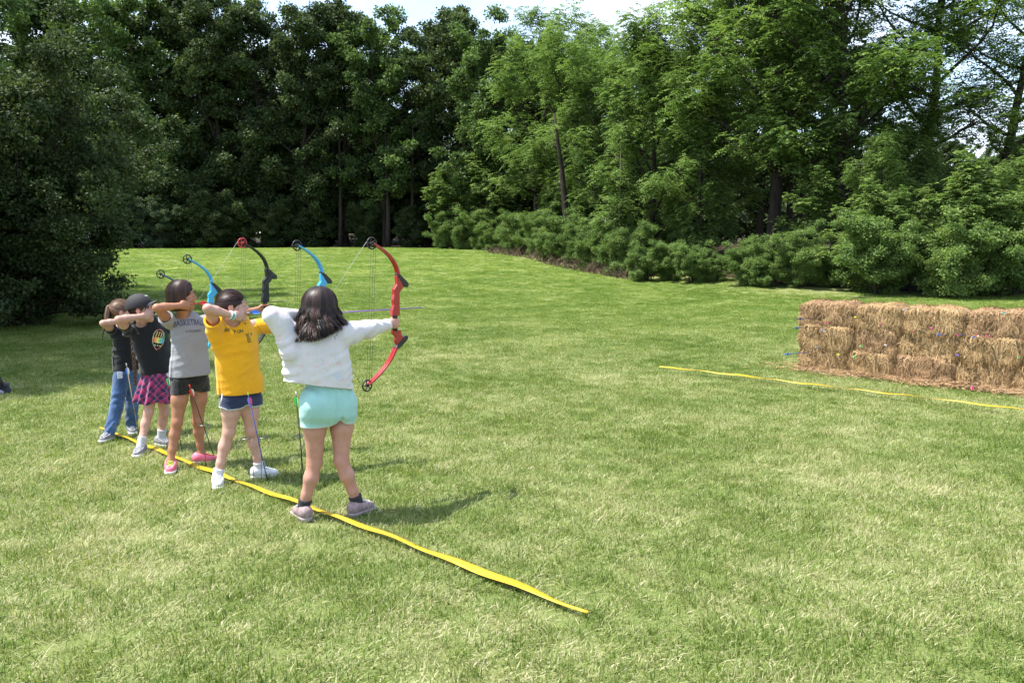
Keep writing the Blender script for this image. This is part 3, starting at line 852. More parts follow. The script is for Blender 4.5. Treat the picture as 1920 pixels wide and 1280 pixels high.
def strip_mesh(name, paths, width, nrmls, mat, parent, tints):
    """hair: one narrow ribbon per strand"""
    V = []; F = []; T = []
    for p, w, nn, ti in zip(paths, width, nrmls, tints):
        n = len(p); tan = np.gradient(p, axis=0); side = unit(np.cross(tan, nn))
        ww = (w * np.concatenate([np.linspace(1, 1, n - 3), [0.85, 0.6, 0.15]]))[:, None]
        b = len(V) and sum(len(x) for x in V)
        V.append(np.concatenate([p - side * ww / 2, p + side * ww / 2])); T.append(np.full(2 * n, ti))
        i = np.arange(n - 1); F.append(np.stack([i, i + 1, i + 1 + n, i + n], 1) + b)
    return link_mesh(name, mesh_np(name, np.concatenate(V), np.concatenate(F), mat, True, {'tint': np.clip(np.concatenate(T), 0, 1)}), parent)

def person(spec):
    fL, fR = spec['feet']                                     # ground pixels of the rear (left) and front (right) foot
    gL, gR = ground(*fL), ground(*fR)
    B = (gL + gR) / 2; fr = Frame(B)
    root = empty('person', B, RZ); tag(root, spec['label'], 'person', spec.get('group'))
    q = spec.get('q', 1)                                      # 1: chest faces -y (towards the camera side); -1: chest faces +y
    h = spec['h']; S = h / 1.4
    J = {k: fr.P(*v) for k, v in spec['J'].items()}
    G0, G1 = fr.G(*fL), fr.G(*fR)
    J['an_b'] = G0 + np.array([0, 0, .078 * S]); J['an_f'] = G1 + np.array([0, 0, .078 * S])
    for kk, g0 in (('b', G0), ('f', G1)):
        a_, b_, c_ = spec['J']['kn_' + kk]; J['kn_' + kk] = fr.P(a_, b_, g0[1] * .5)
        a_, b_, c_ = spec['J']['hip_' + kk]; J['hip_' + kk] = fr.P(a_, b_, g0[1] * .18)
    e1 = J['sh_f'] - J['sh_b']; e1[2] = 0; e1 = nrm(e1); e2 = np.array([e1[1], -e1[0], 0]) * q     # chest direction
    if 'e2' in spec: e2 = nrm(spec['e2']); e1 = np.array([-e2[1], e2[0], 0]) * q
    up = np.array([0, 0, 1.0])
    # ---------------- head frame
    wa = math.radians(spec['face_az'])                        # world direction of the face, degrees from +x
    Fw = Vector((math.cos(wa), math.sin(wa), math.sin(math.radians(spec.get('pitch', 0)))))
    Fd = nrm(npv(fr.M @ Fw)); Rd = nrm(np.cross(Fd, up)); Ud = np.cross(Rd, Fd)
    HB = np.array([Fd, Rd, Ud]); C = J['head']; hs = spec.get('hs', S * 0.97)
    def H(f, r, u): return C + (Fd * f + Rd * r + Ud * u) * hs
    # ---------------- body field
    pts = np.array(list(J.values()) + [C + up * .2, C - up * .1])
    fo = np.array([fr.G(*fL), fr.G(*fR)])
    allp = np.vstack([pts, fo]); lo = allp.min(0) - 0.2; hi = allp.max(0) + 0.2; lo[2] = -0.02
    fd = Field(lo, hi, 0.0058)
    lw = spec.get('leg', 1.0); aw = spec.get('arm', 1.0)
    hipL, hipR = J['hip_b'], J['hip_f']; pel = (hipL + hipR) / 2; ch = (J['sh_b'] + J['sh_f']) / 2
    wz = pel * .55 + ch * .45
    fl = (e2, 0.70)
    fd.cone(pel + up * .02, wz, .112 * S * lw, .094 * S, .03, fl)
    fd.cone(wz, ch - up * .075 * S, .094 * S, .112 * S, .03, fl)
    fd.cone(J['sh_b'] * .8 + ch * .2 - up * .01, J['sh_f'] * .8 + ch * .2 - up * .01, .046 * S, .046 * S, .04)
    fd.cone(ch + up * .0, C - Ud * .085 * hs - Fd * .012, .048 * S, .044 * S, .03)
    for a, b, c in (('sh_b', 'el_b', 'wr_b'), ('sh_f', 'el_f', 'wr_f')):
        A, E, Wr = J[a], J[b], J[c]
        fd.cone(A, A * .5 + E * .5, .042 * S * aw, .037 * S * aw, .02); fd.cone(A * .5 + E * .5, E, .037 * S * aw, .030 * S * aw, .012)
        fd.cone(E, E * .68 + Wr * .32, .030 * S * aw, .033 * S * aw, .012); fd.cone(E * .68 + Wr * .32, Wr, .033 * S * aw, .0215 * S * aw, .012)
    ank = []
    for hp, kn, an, ft in ((hipL, J['kn_b'], J['an_b'], fo[0]), (hipR, J['kn_f'], J['an_f'], fo[1])):
        an = an.copy(); an[2] = max(an[2], .07 * S)
        m1 = hp * .55 + kn * .45
        fd.cone(hp, m1, .074 * S * lw, .059 * S * lw, .03); fd.cone(m1, kn, .059 * S * lw, .0415 * S * lw, .03)
        back = -e2 * .010
        calf = kn * .66 + an * .34 + back
        fd.cone(kn, calf, .0405 * S * lw, .0395 * S * lw, .02); fd.cone(calf, kn * .28 + an * .72 + back * .3, .0395 * S * lw, .0295 * S * lw, .02)
        fd.cone(kn * .28 + an * .72 + back * .3, an, .0285 * S * lw, .0275 * S * (lw * .5 + .5), .02)
        fd.ell(kn + e2 * .020 * S, (.026 * S, .026 * S, .034 * S), None, .02)
        fd.cone(an, an * np.array([1, 1, 0]) + up * .04, .029 * S, .028 * S, .01)
        ank.append(an)
    # feet
    toes = spec['toes']                                       # directions in world xy degrees
    shoes = []
    for an, td in zip(ank, toes):
        a = math.radians(td); T = nrm(npv(fr.M @ Vector((math.cos(a), math.sin(a), 0))))
        heel = an * np.array([1, 1, 0]) - T * .030 * S + up * .045; toe = an * np.array([1, 1, 0]) + T * .100 * S + up * .034
        fd.cone(heel, toe - up * .008 - T * .02, .024 * S, .012 * S, .01)
        shoes.append((an, T, heel, toe))
    # head
    fd.ell(H(-.006, 0, .028), (.085 * hs, .0715 * hs, .080 * hs), HB, .02)
    fd.ell(H(.026, 0, -.026), (.062 * hs, .058 * hs, .084 * hs), HB, .02)
    fd.cone(H(.062, 0, -.088), H(.015, .043, -.055), .018 * hs, .022 * hs, .022); fd.cone(H(.062, 0, -.088), H(.015, -.043, -.055), .018 * hs, .022 * hs, .022)
    for sg in (-1, 1):
        fd.ell(H(.052, .038 * sg, -.028), (.024 * hs, .022 * hs, .022 * hs), HB, .02)
        fd.ell(H(.090, .030 * sg, .012), (.012 * hs, .016 * hs, .009 * hs), HB, .008, 'sub')
        fd.cone(H(.079, .012 * sg, .031), H(.072, .044 * sg, .030), .008 * hs, .006 * hs, .010)
        fd.ell(H(.079, .030 * sg, .010), (.011 * hs, .0125 * hs, .0105 * hs), HB, .003)
        fd.ell(H(-.006, .0745 * sg, -.006), (.019 * hs, .008 * hs, .031 * hs), HB, .006)
        fd.ell(H(.004, .082 * sg, -.004), (.009 * hs, .005 * hs, .015 * hs), HB, .004, 'sub')
    fd.cone(H(.083, 0, .020), H(.0985, 0, -.018), .0075 * hs, .0100 * hs, .008)
    fd.ell(H(.090, .010, -.022), (.009 * hs, .007 * hs, .006 * hs), HB, .005); fd.ell(H(.090, -.010, -.022), (.009 * hs, .007 * hs, .006 * hs), HB, .005)
    fd.ell(H(.083, 0, -.049), (.010 * hs, .021 * hs, .0062 * hs), HB, .004); fd.ell(H(.080, 0, -.060), (.010 * hs, .018 * hs, .0068 * hs), HB, .004)
    # hands
    D1 = nrm(J['wr_f'] - J['el_f']); D1 = nrm(D1 * .4 + np.array([1, 0, 0.05]))
    hsz = S * .90
    hand(fd, J['wr_f'], D1, e2 * .9 + np.array([.3, 0, 0]), up, [1.15, 1.2, 1.2, 1.2], hsz, 'wrap')
    D2 = nrm(J['hand_b'] - J['wr_b'])
    hand(fd, J['wr_b'], D2, np.array([0.1, 1.0 * q, 0.0]), up, [(0.25, 1.3, 1.2), (0.25, 1.35, 1.2), (0.3, 1.4, 1.2), (.7, 1.4, 1.2)], hsz, 'side')
    V, F = fd.mesh()
    # flush: lips, cheeks, ears, knees, elbows, fingers
    fl_ = np.zeros(len(V))
    def spot(c, r, a):
        nonlocal fl_
        fl_ = np.maximum(fl_, a * np.clip(1 - np.linalg.norm(V - c, axis=1) / r, 0, 1))
    lipc = (V - H(.088, 0, -.054)) @ HB.T / hs
    fl_ = np.maximum(fl_, np.where((np.abs(lipc[:, 1]) < .022) & (np.abs(lipc[:, 2]) < .012 * (1 - (np.abs(lipc[:, 1]) / .026) ** 2)) & (np.abs(lipc[:, 0]) < .02), .9, 0))
    for sg in (-1, 1):
        spot(H(.06, .042 * sg, -.03), .04, .35); spot(H(0, .078 * sg, 0), .045, .6)
    for k in ('kn_b', 'kn_f', 'el_b', 'el_f'): spot(J[k], .09, .25)
    body = link_mesh('body', mesh_np('body', V, F, spec['skin'], True, {'flush': fl_}), root)
    # eyes and brows
    for sg in (-1, 1):
        m = MB()
        me = Field(H(.080, .030 * sg, .010) - .02, H(.080, .030 * sg, .010) + .02, .0016); me.ell(H(.0815, .030 * sg, .0095), (.0090 * hs, .0105 * hs, .0048 * hs), HB, 0)
        ev, ef = me.mesh(); eo = link_mesh('eye', mesh_np('eye', ev, ef, EYE_W), root)
        me = Field(H(.09, .030 * sg, .010) - .015, H(.09, .030 * sg, .010) + .015, .0012); me.ell(H(.0885, .0305 * sg, .0095), (.0042 * hs, .0056 * hs, .0050 * hs), HB, 0)
        ev, ef = me.mesh(); link_mesh('iris', mesh_np('iris', ev, ef, EYE_I), eo)
        m.tube([Vector(H(.0905, .019 * sg, .015)), Vector(H(.0925, .030 * sg, .0185)), Vector(H(.086, .042 * sg, .0145))], [.0010, .0018, .0012], 5); m.build('eyelid', BROW, eo)
        m = MB(); m.tube([Vector(H(.0885, .014 * sg, .033)), Vector(H(.0895, .028 * sg, .0385)), Vector(H(.078, .045 * sg, .034))], [.0022, .0028, .0012], 5, flat=((tuple(Fd)), .6)); m.build('eyebrow', BROW, root)
    # ---------------- shoes and socks
    for si, ((an, T, heel, toe), sm) in enumerate(zip(shoes, spec['shoes'])):
        hi2 = np.maximum(heel, toe) + .09; lo2 = np.minimum(heel, toe) - .07; lo2[2] = -.03
        f2 = Field(lo2, hi2 + np.array([0, 0, .03]), .004)
        g = np.array([1, 1, 0]); sd = np.cross(T, up)
        f2.cone(heel, an * g + T * .05 * S + up * .047, .037 * S, .037 * S, .02); f2.cone(an * g + T * .05 * S + up * .044, toe, .037 * S, .030 * S, .02)
        f2.cone(heel + up * .015, an * g + T * .018 * S + up * .055 * S, .037 * S, .036 * S, .02)
        f2.cone(an * g + up * .055 * S + T * .01, an * g + up * .085 * S, .036 * S, .037 * S, .01)
        inn = f2.D.copy(); f2.plane_cut(an * g + up * .082 * S, up + T * .25); f2.hollow(inn, an * g + up * .082 * S, up, .03, None, .009)
        f2.plane_cut(up * .022, -up)
        v, f = f2.mesh()
        so = link_mesh('shoe', mesh_np('shoe', v, f, sm[0], True), root)
        f3 = Field(lo2, hi2, .004)
        f3.cone(heel * g + up * .018, toe * g + up * .020 + T * .006, .040 * S, .035 * S, .01); f3.cone(an * g + T * .06 * S + up * .018, toe * g + up * .018, .042 * S, .040 * S, .01)
        f3.plane_cut(up * .026, up); f3.plane_cut(up * .002, -up)
        v, f = f3.mesh(); link_mesh('sole', mesh_np('sole', v, f, sm[1], True), so)
        la = MB()
        for i in range(4):
            c = an * g + T * (.046 + .016 * i) * S + up * (.086 - .0075 * i) * S
            la.tube([Vector(c - sd * .022 * S - up * .008), Vector(c + up * .001), Vector(c + sd * .022 * S - up * .008)], .0027, 5)
        la.build('lace', sm[2], so)
        if spec.get('sock'):
            f4 = Field(an - .09, an + np.array([.09, .09, .16]), .0045)
            top = an + up * spec['sock'][0]; kn_ = J['kn_b'] if si == 0 else J['kn_f']; lean = nrm(kn_ - an); top = an + lean * spec['sock'][0]
            f4.cone(an * g + up * .05, an, .036 * S, .0345 * S, .01); f4.cone(an, top, .0345 * S, .041 * S * (lw * .5 + .5), .01)
            f4.plane_cut(top, lean)
            v, f = f4.mesh(); link_mesh('sock', mesh_np('sock', v, f, spec['sock'][1], True), root)
    grip = J['wr_f'] + D1 * .060 * hsz + nrm(e2 * .9 + np.array([.3, 0, 0])) * .020 * hsz
    out = dict(grip=grip, root=root, fr=fr, J=J, H=H, HB=HB, e1=e1, e2=e2, S=S, hs=hs, lo=lo, hi=hi, up=up, C=C, Fd=Fd, Rd=Rd, Ud=Ud, q=q, spec=spec, pel=pel, ch=ch)
    return out

def garment(p, name, mat, sections, tubes, cuts, folds=None, hem=None, flat=0.66, k=0.03, trim=None, tilt=None, extra=None, res=0.006, part_label=None, neck=True, back=None, hemfn=None, hemtrim=0.0, hemdepth=.04):
    """sections: (pxL, pxR, py, y) outline of the garment in the photograph from top to bottom; tubes: sleeves or legs"""
    fr, e2, up = p['fr'], p['e2'], p['up']
    f = Field(p['lo'], p['hi'], res)
    prev = None
    for pl, pr_, py, y in sections:
        c = fr.P((pl + pr_) / 2, py, y); r = (pr_ - pl) / 2 * fr.scale_at((pl + pr_) / 2, py, y) / 1.03
        if prev is not None: f.cone(prev[0], c, prev[1], r, k, (e2, flat))
        prev = (c, r)
    for t in tubes:
        for (a, ra), (b, rb) in zip(t[:-1], t[1:]): f.cone(a, b, ra, rb, k * .8)
    if extra: extra(f)
    if folds: f.displace(folds)
    inn = f.D.copy()
    if neck:
        nb = p['C'] - p['Ud'] * .10 * p['hs'] - p['Fd'] * .02
        f.ell(p['ch'] * .22 + nb * .78 + p['e2'] * .012, (.056 * p['S'],) * 3, None, .004, 'sub')
    for pt, nn, R, dep in cuts:
        f.plane_cut(pt, nn, R)
        if dep: f.hollow(inn, pt, nn, dep, R if R and R < .3 else None)
    if hemfn is not None:
        sl, X = f.reg(f.lo, f.lo + f.n * f.h); hz = hemfn(X)
        f.D[sl] = np.maximum(f.D[sl], (hz - X[..., 2]).astype(np.float32))
        w = np.maximum(inn[sl] + .015, X[..., 2] - hz - hemdepth); f.D[sl] = np.maximum(f.D[sl], -w.astype(np.float32))
    v, fc = f.mesh()
    at = {}
    tr = np.zeros(len(v))
    if trim:
        for pt, nn, R, w in trim:
            pt = np.array(pt); dd = np.abs((v - pt) @ nrm(nn)); tr = np.maximum(tr, ((dd < w) & (np.linalg.norm(v - pt, axis=1) < R)).astype(float))
    if hemfn is not None and hemtrim: tr = np.maximum(tr, (v[:, 2] - hemfn(v) < hemtrim).astype(float))
    at['trim'] = tr
    o = link_mesh(name, mesh_np(name, v, fc, mat, True, at), p['root'])
    if part_label: o['label'] = part_label
    p[name + '_bvh'] = BVHTree.FromPolygons([Vector(x) for x in v], [list(map(int, x)) for x in fc])
    return o

def fan_folds(anchor, axis_dir, e1, amp=0.006, n=9, reach=0.45, wob=1.0, seed=0, hemz=None, hem_amp=0.0, hem_k=38.0):
    """cloth folds: creases slanting down from the raised armpit and soft vertical waves towards the hem"""
    anchor = np.array(anchor); rg = np.random.default_rng(int(seed * 10) + 3)
    ks = [(rg.uniform(.55, 1.15), rg.uniform(70, 120), rg.uniform(0, 6.28)) for _ in range(3)]
    def fn(X):
        d = X - anchor; u = d @ e1; w = -d[:, 2]; out = np.zeros(len(X))
        mod = .5 + .5 * np.sin(u * 13 + seed * 3 + 1.5 * np.sin(w * 11 + X[:, 1] * 8))
        mod2 = .5 + .5 * np.sin(w * 15 + seed + 1.3 * np.sin(u * 9))
        g = np.clip(w * 9 + .3, 0, 1) * np.exp(-np.clip(np.hypot(u, w) - .12, 0, 9) / (reach * .5)) * (u > -.12)
        for sl, k, ph in ks:
            phase = (u * math.sin(sl) - w * math.cos(sl) * -1 * .0 + (w * math.sin(sl) - u * math.cos(sl)) * 1.0) * k * .62 + ph + wob * np.sin(u * 12 + w * 7 + ph)
            out += (1 - np.abs(np.sin(phase)) ** .8 - .35)
        out = -out * amp * 1.15 * g * (.25 + .75 * mod)
        if hemz is not None:
            hz = np.exp(-np.clip(X[:, 2] - hemz, 0, 9) / .20)
            out = out + 1.5 * hem_amp * hz * np.sin(u * hem_k + 1.6 * np.sin(w * 9 + seed) + np.where(X[:, 1] < anchor[1] + .08, 0, 2)) * (.4 + .6 * mod2)
            out = out + hem_amp * .9 * np.sin(u * hem_k * .45 + w * 16 + seed * 2 + np.sin(w * 20)) * mod
        return out
    return fn

def project_print(p, garment_name, name, uv, faces, origin, right, upv, mat, off=0.0022, nrmdir=None):
    bvh = p[garment_name + '_bvh']; e2 = nrmdir if nrmdir is not None else p['e2']; V = []
    for u, v in uv:
        o = np.array(origin) + np.array(right) * u + np.array(upv) * v + e2 * .4
        hit, nn, _, _ = bvh.ray_cast(Vector(o), Vector(-e2))
        V.append(tuple(Vector(hit) + nn * off * (1 if nn.dot(Vector(e2)) > 0 else -1)) if hit else tuple(np.array(origin)))
    return link_mesh(name, mesh_np(name, V, faces, mat, False), p['root'])
def text_uv(s, size, bold=0.02):
    cu = bpy.data.curves.new('lettering', 'FONT'); cu.body = s; cu.size = size; cu.align_x = 'CENTER'; cu.align_y = 'CENTER'; cu.offset = bold * size; cu.resolution_u = 3
    ob = bpy.data.objects.new('lettering', cu); COL.objects.link(ob)
    dg = bpy.context.evaluated_depsgraph_get(); me = bpy.data.meshes.new_from_object(ob.evaluated_get(dg))
    uv = [(v.co.x, v.co.y) for v in me.vertices]; fc = [list(pg.vertices) for pg in me.polygons]
    bpy.data.objects.remove(ob); bpy.data.meshes.remove(me); bpy.data.curves.remove(cu)
    return uv, fc

# ---------------------------------------------------------------- hair
def hair_cap(p, mat, grow=0.010, face_cut=0.045, name='hair', low=-0.02, extra=None):
    """the mass of the hair lying on the skull"""
    C, HB, hs = p['C'], p['HB'], p['hs']; H = p['H']
    f = Field(C - .28, C + .2, .005)
    f.ell(H(-.010, 0, .030), ((.085 + grow) * hs, (.0715 + grow) * hs, (.080 + grow) * hs), HB, .01)
    if extra: extra(f, H)
    # open the face
    f.ell(H(.115, 0, -.045), (.085 * hs, .075 * hs, .098 * hs), HB, .012, 'sub')
    f.plane_cut(H(0, 0, low), -p['Ud'] + p['Fd'] * .6) if low is not None else None
    v, fc = f.mesh()
    loc = (v - C) @ HB.T
    az_ = np.arctan2(loc[:, 1], loc[:, 0] + 1e-4); ti = .30 + .10 * np.sin(az_ * 17 + 2 * np.sin(loc[:, 2] * 40)) + .06 * np.sin(az_ * 41)
    return link_mesh(name, mesh_np(name, v, fc, mat, True, {'tint': np.clip(ti, 0, 1)}), p['root'])
def hair_long(p, mat, parent, n, length, flare, wave, seed, width=0.006, gap=62, back_push=0.0, wfreq=30, curlend=0.0, lay=0.012, z_jit=.06, short=0.0):
    """strands from the parting over the skull and hanging down"""
    rg = np.random.default_rng(seed); H, HB, hs, C = p['H'], p['HB'], p['hs'], p['C']
    rad = np.array([.088, .075, .083]) * hs
    paths, wd, nn, ti = [], [], [], []
    ncl = 26; clph = rg.uniform(0, 6.28, ncl); cltint = rg.normal(.42, .2, ncl)
    for i in range(n):
        phi = rg.uniform(math.radians(gap), 2 * math.pi - math.radians(gap)); sg = 1 if phi < math.pi else -1
        th0 = 1.45 * rg.random() ** .7 + .02
        edge = min(phi, 2 * math.pi - phi) - math.radians(gap)
        phi0 = phi
        if edge < .8:                                             # front roots: fall from the parting to the side of the face
            f0_ = edge / .8; a0 = min(phi, 2 * math.pi - phi) * f0_; phi0 = a0 if phi < math.pi else 2 * math.pi - a0; th0 = rg.uniform(.12, .95)
        g = rg.uniform(.004, lay + .006); cl = int(phi / (2 * math.pi) * ncl * .999)
        pts = []; m1 = 8
        for j in range(m1):
            t = j / (m1 - 1); th = th0 + (1.62 - th0) * t; ph = phi0 + (phi - phi0) * min(1, t * 1.6)
            loc = np.array([math.cos(ph) * math.sin(th), -math.sin(ph) * math.sin(th), math.cos(th)])
            pts.append(H(-.010, 0, .030) + (loc * (rad + g)) @ HB)
        base = pts[-1]; outd = nrm((base - C) * np.array([1, 1, 0])); L = length * rg.uniform(1 - z_jit * 2, 1 + z_jit) * (1 - short * (1 - max(0, -float(outd @ p['Fd']))))
        side = np.cross(outd, [0, 0, 1]); m2 = 13; ph0 = clph[cl] + rg.normal(0, .45); am = wave * rg.uniform(.6, 1.2); f0 = wfreq * rg.uniform(.9, 1.1)
        backness = max(0, -float(outd @ p['Fd']))
        for j in range(1, m2):
            t = j / (m2 - 1); dz = L * t
            fl_ = flare * (t ** 1.3) * (1 - .0 * backness); w = am * min(1, t * 2.2)
            pt = base + outd * (fl_ + w * math.sin(f0 * dz + ph0)) + side * (w * 1.1 * math.cos(f0 * dz * .9 + ph0)) - np.array([0, 0, dz])
            if curlend: pt += outd * curlend * max(0, t - .75) * 1.5
            if backness > 0: pt += -p['Fd'] * back_push * t * backness
            pts.append(pt)
        P = np.array(pts); paths.append(P); wd.append(width * rg.uniform(.6, 1.3))
        o = P - C; o[:, 2] *= .4; nn.append(unit(o)); ti.append(cltint[cl] + rg.normal(0, .14))
    return strip_mesh('strands', paths, wd, nn, mat, parent, ti)
def hair_pulled(p, mat, parent, n, G, seed, width=.004, lay=.012, hairline=64, name='strands'):
    rg = np.random.default_rng(seed); H, HB, hs, C = p['H'], p['HB'], p['hs'], p['C']; rad = np.array([.088, .075, .083]) * hs
    g0 = nrm(G); paths, wd, nn, ti = [], [], [], []
    while len(paths) < n:
        d = nrm(rg.normal(size=3))
        el = math.degrees(math.acos(max(-1, min(1, nrm([d[0], 0 * d[1], 0]) @ np.array([1, 0, 0])))))
        # hairline: keep roots off the face
        lp = np.array([-.010, 0, .030]) + d * np.array([.088, .075, .083])
        if (((lp - np.array([.115, 0, -.045])) / np.array([.088, .078, .101])) ** 2).sum() < 1: continue
        if d[2] < -.55 - .2 * (d[0] < 0) or (d[2] < -.15 and d[0] > 0): continue
        P = []
        r = rg.uniform(.003, lay)
        for j in range(10):
            t = j / 9; v = nrm(d * (1 - t) + g0 * t); P.append(H(-.010, 0, .030) + (v * (rad + r * (.7 + .5 * t))) @ HB)
        P = np.array(P); paths.append(P); wd.append(width * rg.uniform(.7, 1.3)); nn.append(unit(P - C)); ti.append(rg.normal(.45, .18))
    return strip_mesh(name, paths, wd, nn, mat, parent, ti)
def hair_tail(p, mat, parent, pts, r0, n, seed, wave=.006, name='ponytail', width=.005, taper=.5):
    rg = np.random.default_rng(seed); paths, wd, nn, ti = [], [], [], []
    pts = np.array(pts, float); s = np.linspace(0, 1, len(pts)); t = np.linspace(0, 1, 18)
    cur = np.stack([np.interp(t, s, pts[:, i]) for i in range(3)], 1)
    for _ in range(3): cur[1:-1] = (cur[:-2] + cur[1:-1] * 2 + cur[2:]) / 4
    for i in range(n):
        o = nrm(rg.normal(size=3)); r = r0 * rg.random() ** .5
        prof = np.sin(np.clip(t * 1.15 + .12, 0, 1) * np.pi) ** .6 * (1 - (1 - taper) * t); ph = rg.uniform(0, 6.28)
        P = cur + o * (r * prof)[:, None] + np.array([1, 1, 0]) * (wave * np.sin(t * 16 + ph) * t)[:, None]
        m = max(8, int(18 * rg.uniform(.75, 1))); paths.append(P[:m]); wd.append(width * rg.uniform(.6, 1.3)); nn.append(np.tile(o, (m, 1))); ti.append(rg.normal(.45, .2))
    return strip_mesh(name, paths, wd, nn, mat, parent, ti)

# ================================================================ the five archers
SH_MAUVE = simple('shoe_mauve', rgb(0.30, 0.22, 0.22), 0.8, var=.2, scale=60); SH_WHITE = simple('shoe_white', rgb(0.66, 0.66, 0.68), 0.7, var=.08)
SH_PINK = simple('shoe_pink', rgb(0.85, 0.16, 0.26), 0.6, var=.1); SH_GREY = simple('shoe_grey', rgb(0.26, 0.26, 0.29), 0.75, var=.25, scale=50)
SOLE_W = simple('sole_white', rgb(0.62, 0.61, 0.60), 0.6, var=.06); SOLE_M = simple('sole_mauve', rgb(0.34, 0.28, 0.28), 0.6, var=.1)
LACE_W = simple('lace_white', rgb(0.7, 0.7, 0.7), 0.8, var=.05); LACE_G = simple('lace_neon', rgb(0.45, 0.85, 0.10), 0.7, var=.05); LACE_D = simple('lace_dark', rgb(0.08, 0.07, 0.08), 0.8)
SOCK_W = simple('sock_white', rgb(0.60, 0.60, 0.63), 0.9, var=.08, scale=90); SOCK_D = simple('sock_dark', rgb(0.03, 0.03, 0.035), 0.9); SOCK_G = simple('sock_grey', rgb(0.50, 0.51, 0.53), 0.9, var=.15, scale=120)
up3 = np.array([0, 0, 1.0])
def mixp(a, b, t): return np.array(a) * (1 - t) + np.array(b) * t

# ---- 1: white long sleeves, seen from behind
P1 = person(dict(label='archer with her back to us in a white tie dyed top and mint shorts', q=-1, h=1.45, leg=1.07, arm=1.03, hs=1.0, skin=SKIN_C,
    feet=((570, 973), (670, 964)), toes=(128, 52), face_az=68, pitch=-2,
    shoes=[(SH_MAUVE, SOLE_M, LACE_W)] * 2, sock=(.045, SOCK_D),
    J=dict(head=(601, 580, 0.02), sh_b=(551, 630, .07), el_b=(509, 591, .09), wr_b=(563, 590, .13), hand_b=(590, 590, .14), sh_f=(641, 622, -.06), el_f=(689, 616, -.03), wr_f=(730, 608, 0.0),
           hip_b=(590, 752, .03), hip_f=(641, 752, -.03), kn_b=(590, 866, .04), kn_f=(640, 864, -.04), an_b=(570, 952, .09), an_f=(668, 946, -.09))))
def p1_shirt():
    p = P1; J = p['J']; P = p['fr'].P
    hemp = P(598, 722, 0); hn = nrm(P(531, 717, 0) - P(664, 728, 0)); hn = np.array([hn[2] * (1 if hn[0] < 0 else -1), 0, -abs(hn[0])])
    hn = nrm([-(P(664, 728, 0)[2] - P(531, 717, 0)[2]) * -1, 0, -(P(664, 728, 0)[0] - P(531, 717, 0)[0])])
    ff = fan_folds(P(548, 618, -.05), None, np.array([1.0, 0, 0]), .0060, 8, .75, 1.0, .6, hemp[2], .0035, 36)
    garment(p, 'shirt', cloth_mat('white_tie_dye', rgb(0.73, 0.69, 0.71), tiedye=True, leak=0.10), [(560, 634, 622, 0), (549, 646, 640, 0), (538, 652, 662, 0), (534, 657, 692, 0), (531, 665, 730, 0)],
            [[(J['sh_b'], .072), (mixp(J['sh_b'], J['el_b'], .6), .060), (J['el_b'], .046)], [(J['el_b'], .046), (J['wr_b'], .034)], [(J['el_b'] * .75 + J['sh_b'] * .25, .045), (P(545, 662, .03), .060)],
             [(J['sh_f'], .066), (J['el_f'] - up3 * .005, .056), (mixp(J['el_f'], J['wr_f'], .95), .036)], [(J['sh_f'] - up3 * .03, .07), (mixp(J['sh_f'], J['el_f'], .5) - up3 * .02, .055)]],
            [(hemp, hn, None, .09), (mixp(J['el_f'], J['wr_f'], .97), J['wr_f'] - J['el_f'], .09, .03), (mixp(J['el_b'], J['wr_b'], .92), J['wr_b'] - J['el_b'], .07, .02)],
            folds=lambda X: ff(X) + .0022 * np.sin(X[:, 0] * 62 + X[:, 2] * 40 + 3 * np.sin(X[:, 2] * 22 + X[:, 1] * 30)) * np.clip((X[:, 0] - J['sh_f'][0]) * 9, 0, 1) * (X[:, 2] > J['sh_f'][2] - .12), flat=0.56, k=.035)
p1_shirt()
def p1_shorts():
    p = P1; J = p['J']; P = p['fr'].P
    def legs(f):
        f.ell(P(594, 762, -.035), (.088, .075, .085), None, .07); f.ell(P(638, 762, -.055), (.088, .075, .085), None, .07)
        cx = P(619, 790, 0)[0]; f.cone((cx, -.125, cl[2] - .02), (cx, -.115, cl[2] + .075), .022, .004, .03, None, 'sub')
    cl, cr = P(589, 798, .02), P(642, 796, -.03)
    garment(p, 'shorts', cloth_mat('mint_fleece', rgb(0.34, 0.60, 0.565), rgb(0.55, 0.58, 0.56)), [(576, 653, 712, 0), (571, 658, 740, 0), (569, 661, 765, 0)],
            [[(J['hip_b'], .088), (cl + up3 * -.03, .083)], [(J['hip_f'], .088), (cr + up3 * -.03, .083)]],
            [], hemfn=lambda X: cl[2] + .032 * np.exp(-(((X[..., 0] - P(619, 790, 0)[0])) / .030) ** 2), hemtrim=.009, extra=legs, flat=.82, neck=False, k=.035,
            folds=lambda X: .0028 * np.sin(X[:, 2] * 75 + 6 * X[:, 0]) * np.exp(-((X[:, 2] - .62) / .07) ** 2) + .0035 * np.sin(X[:, 0] * 95) * np.exp(-((X[:, 2] - (P(614, 728, 0)[2])) / .03) ** 2)
            + .007 * np.exp(-((X[:, 0] - P(618, 760, -.05)[0]) / .007) ** 2) * (X[:, 1] < 0))
p1_shorts()
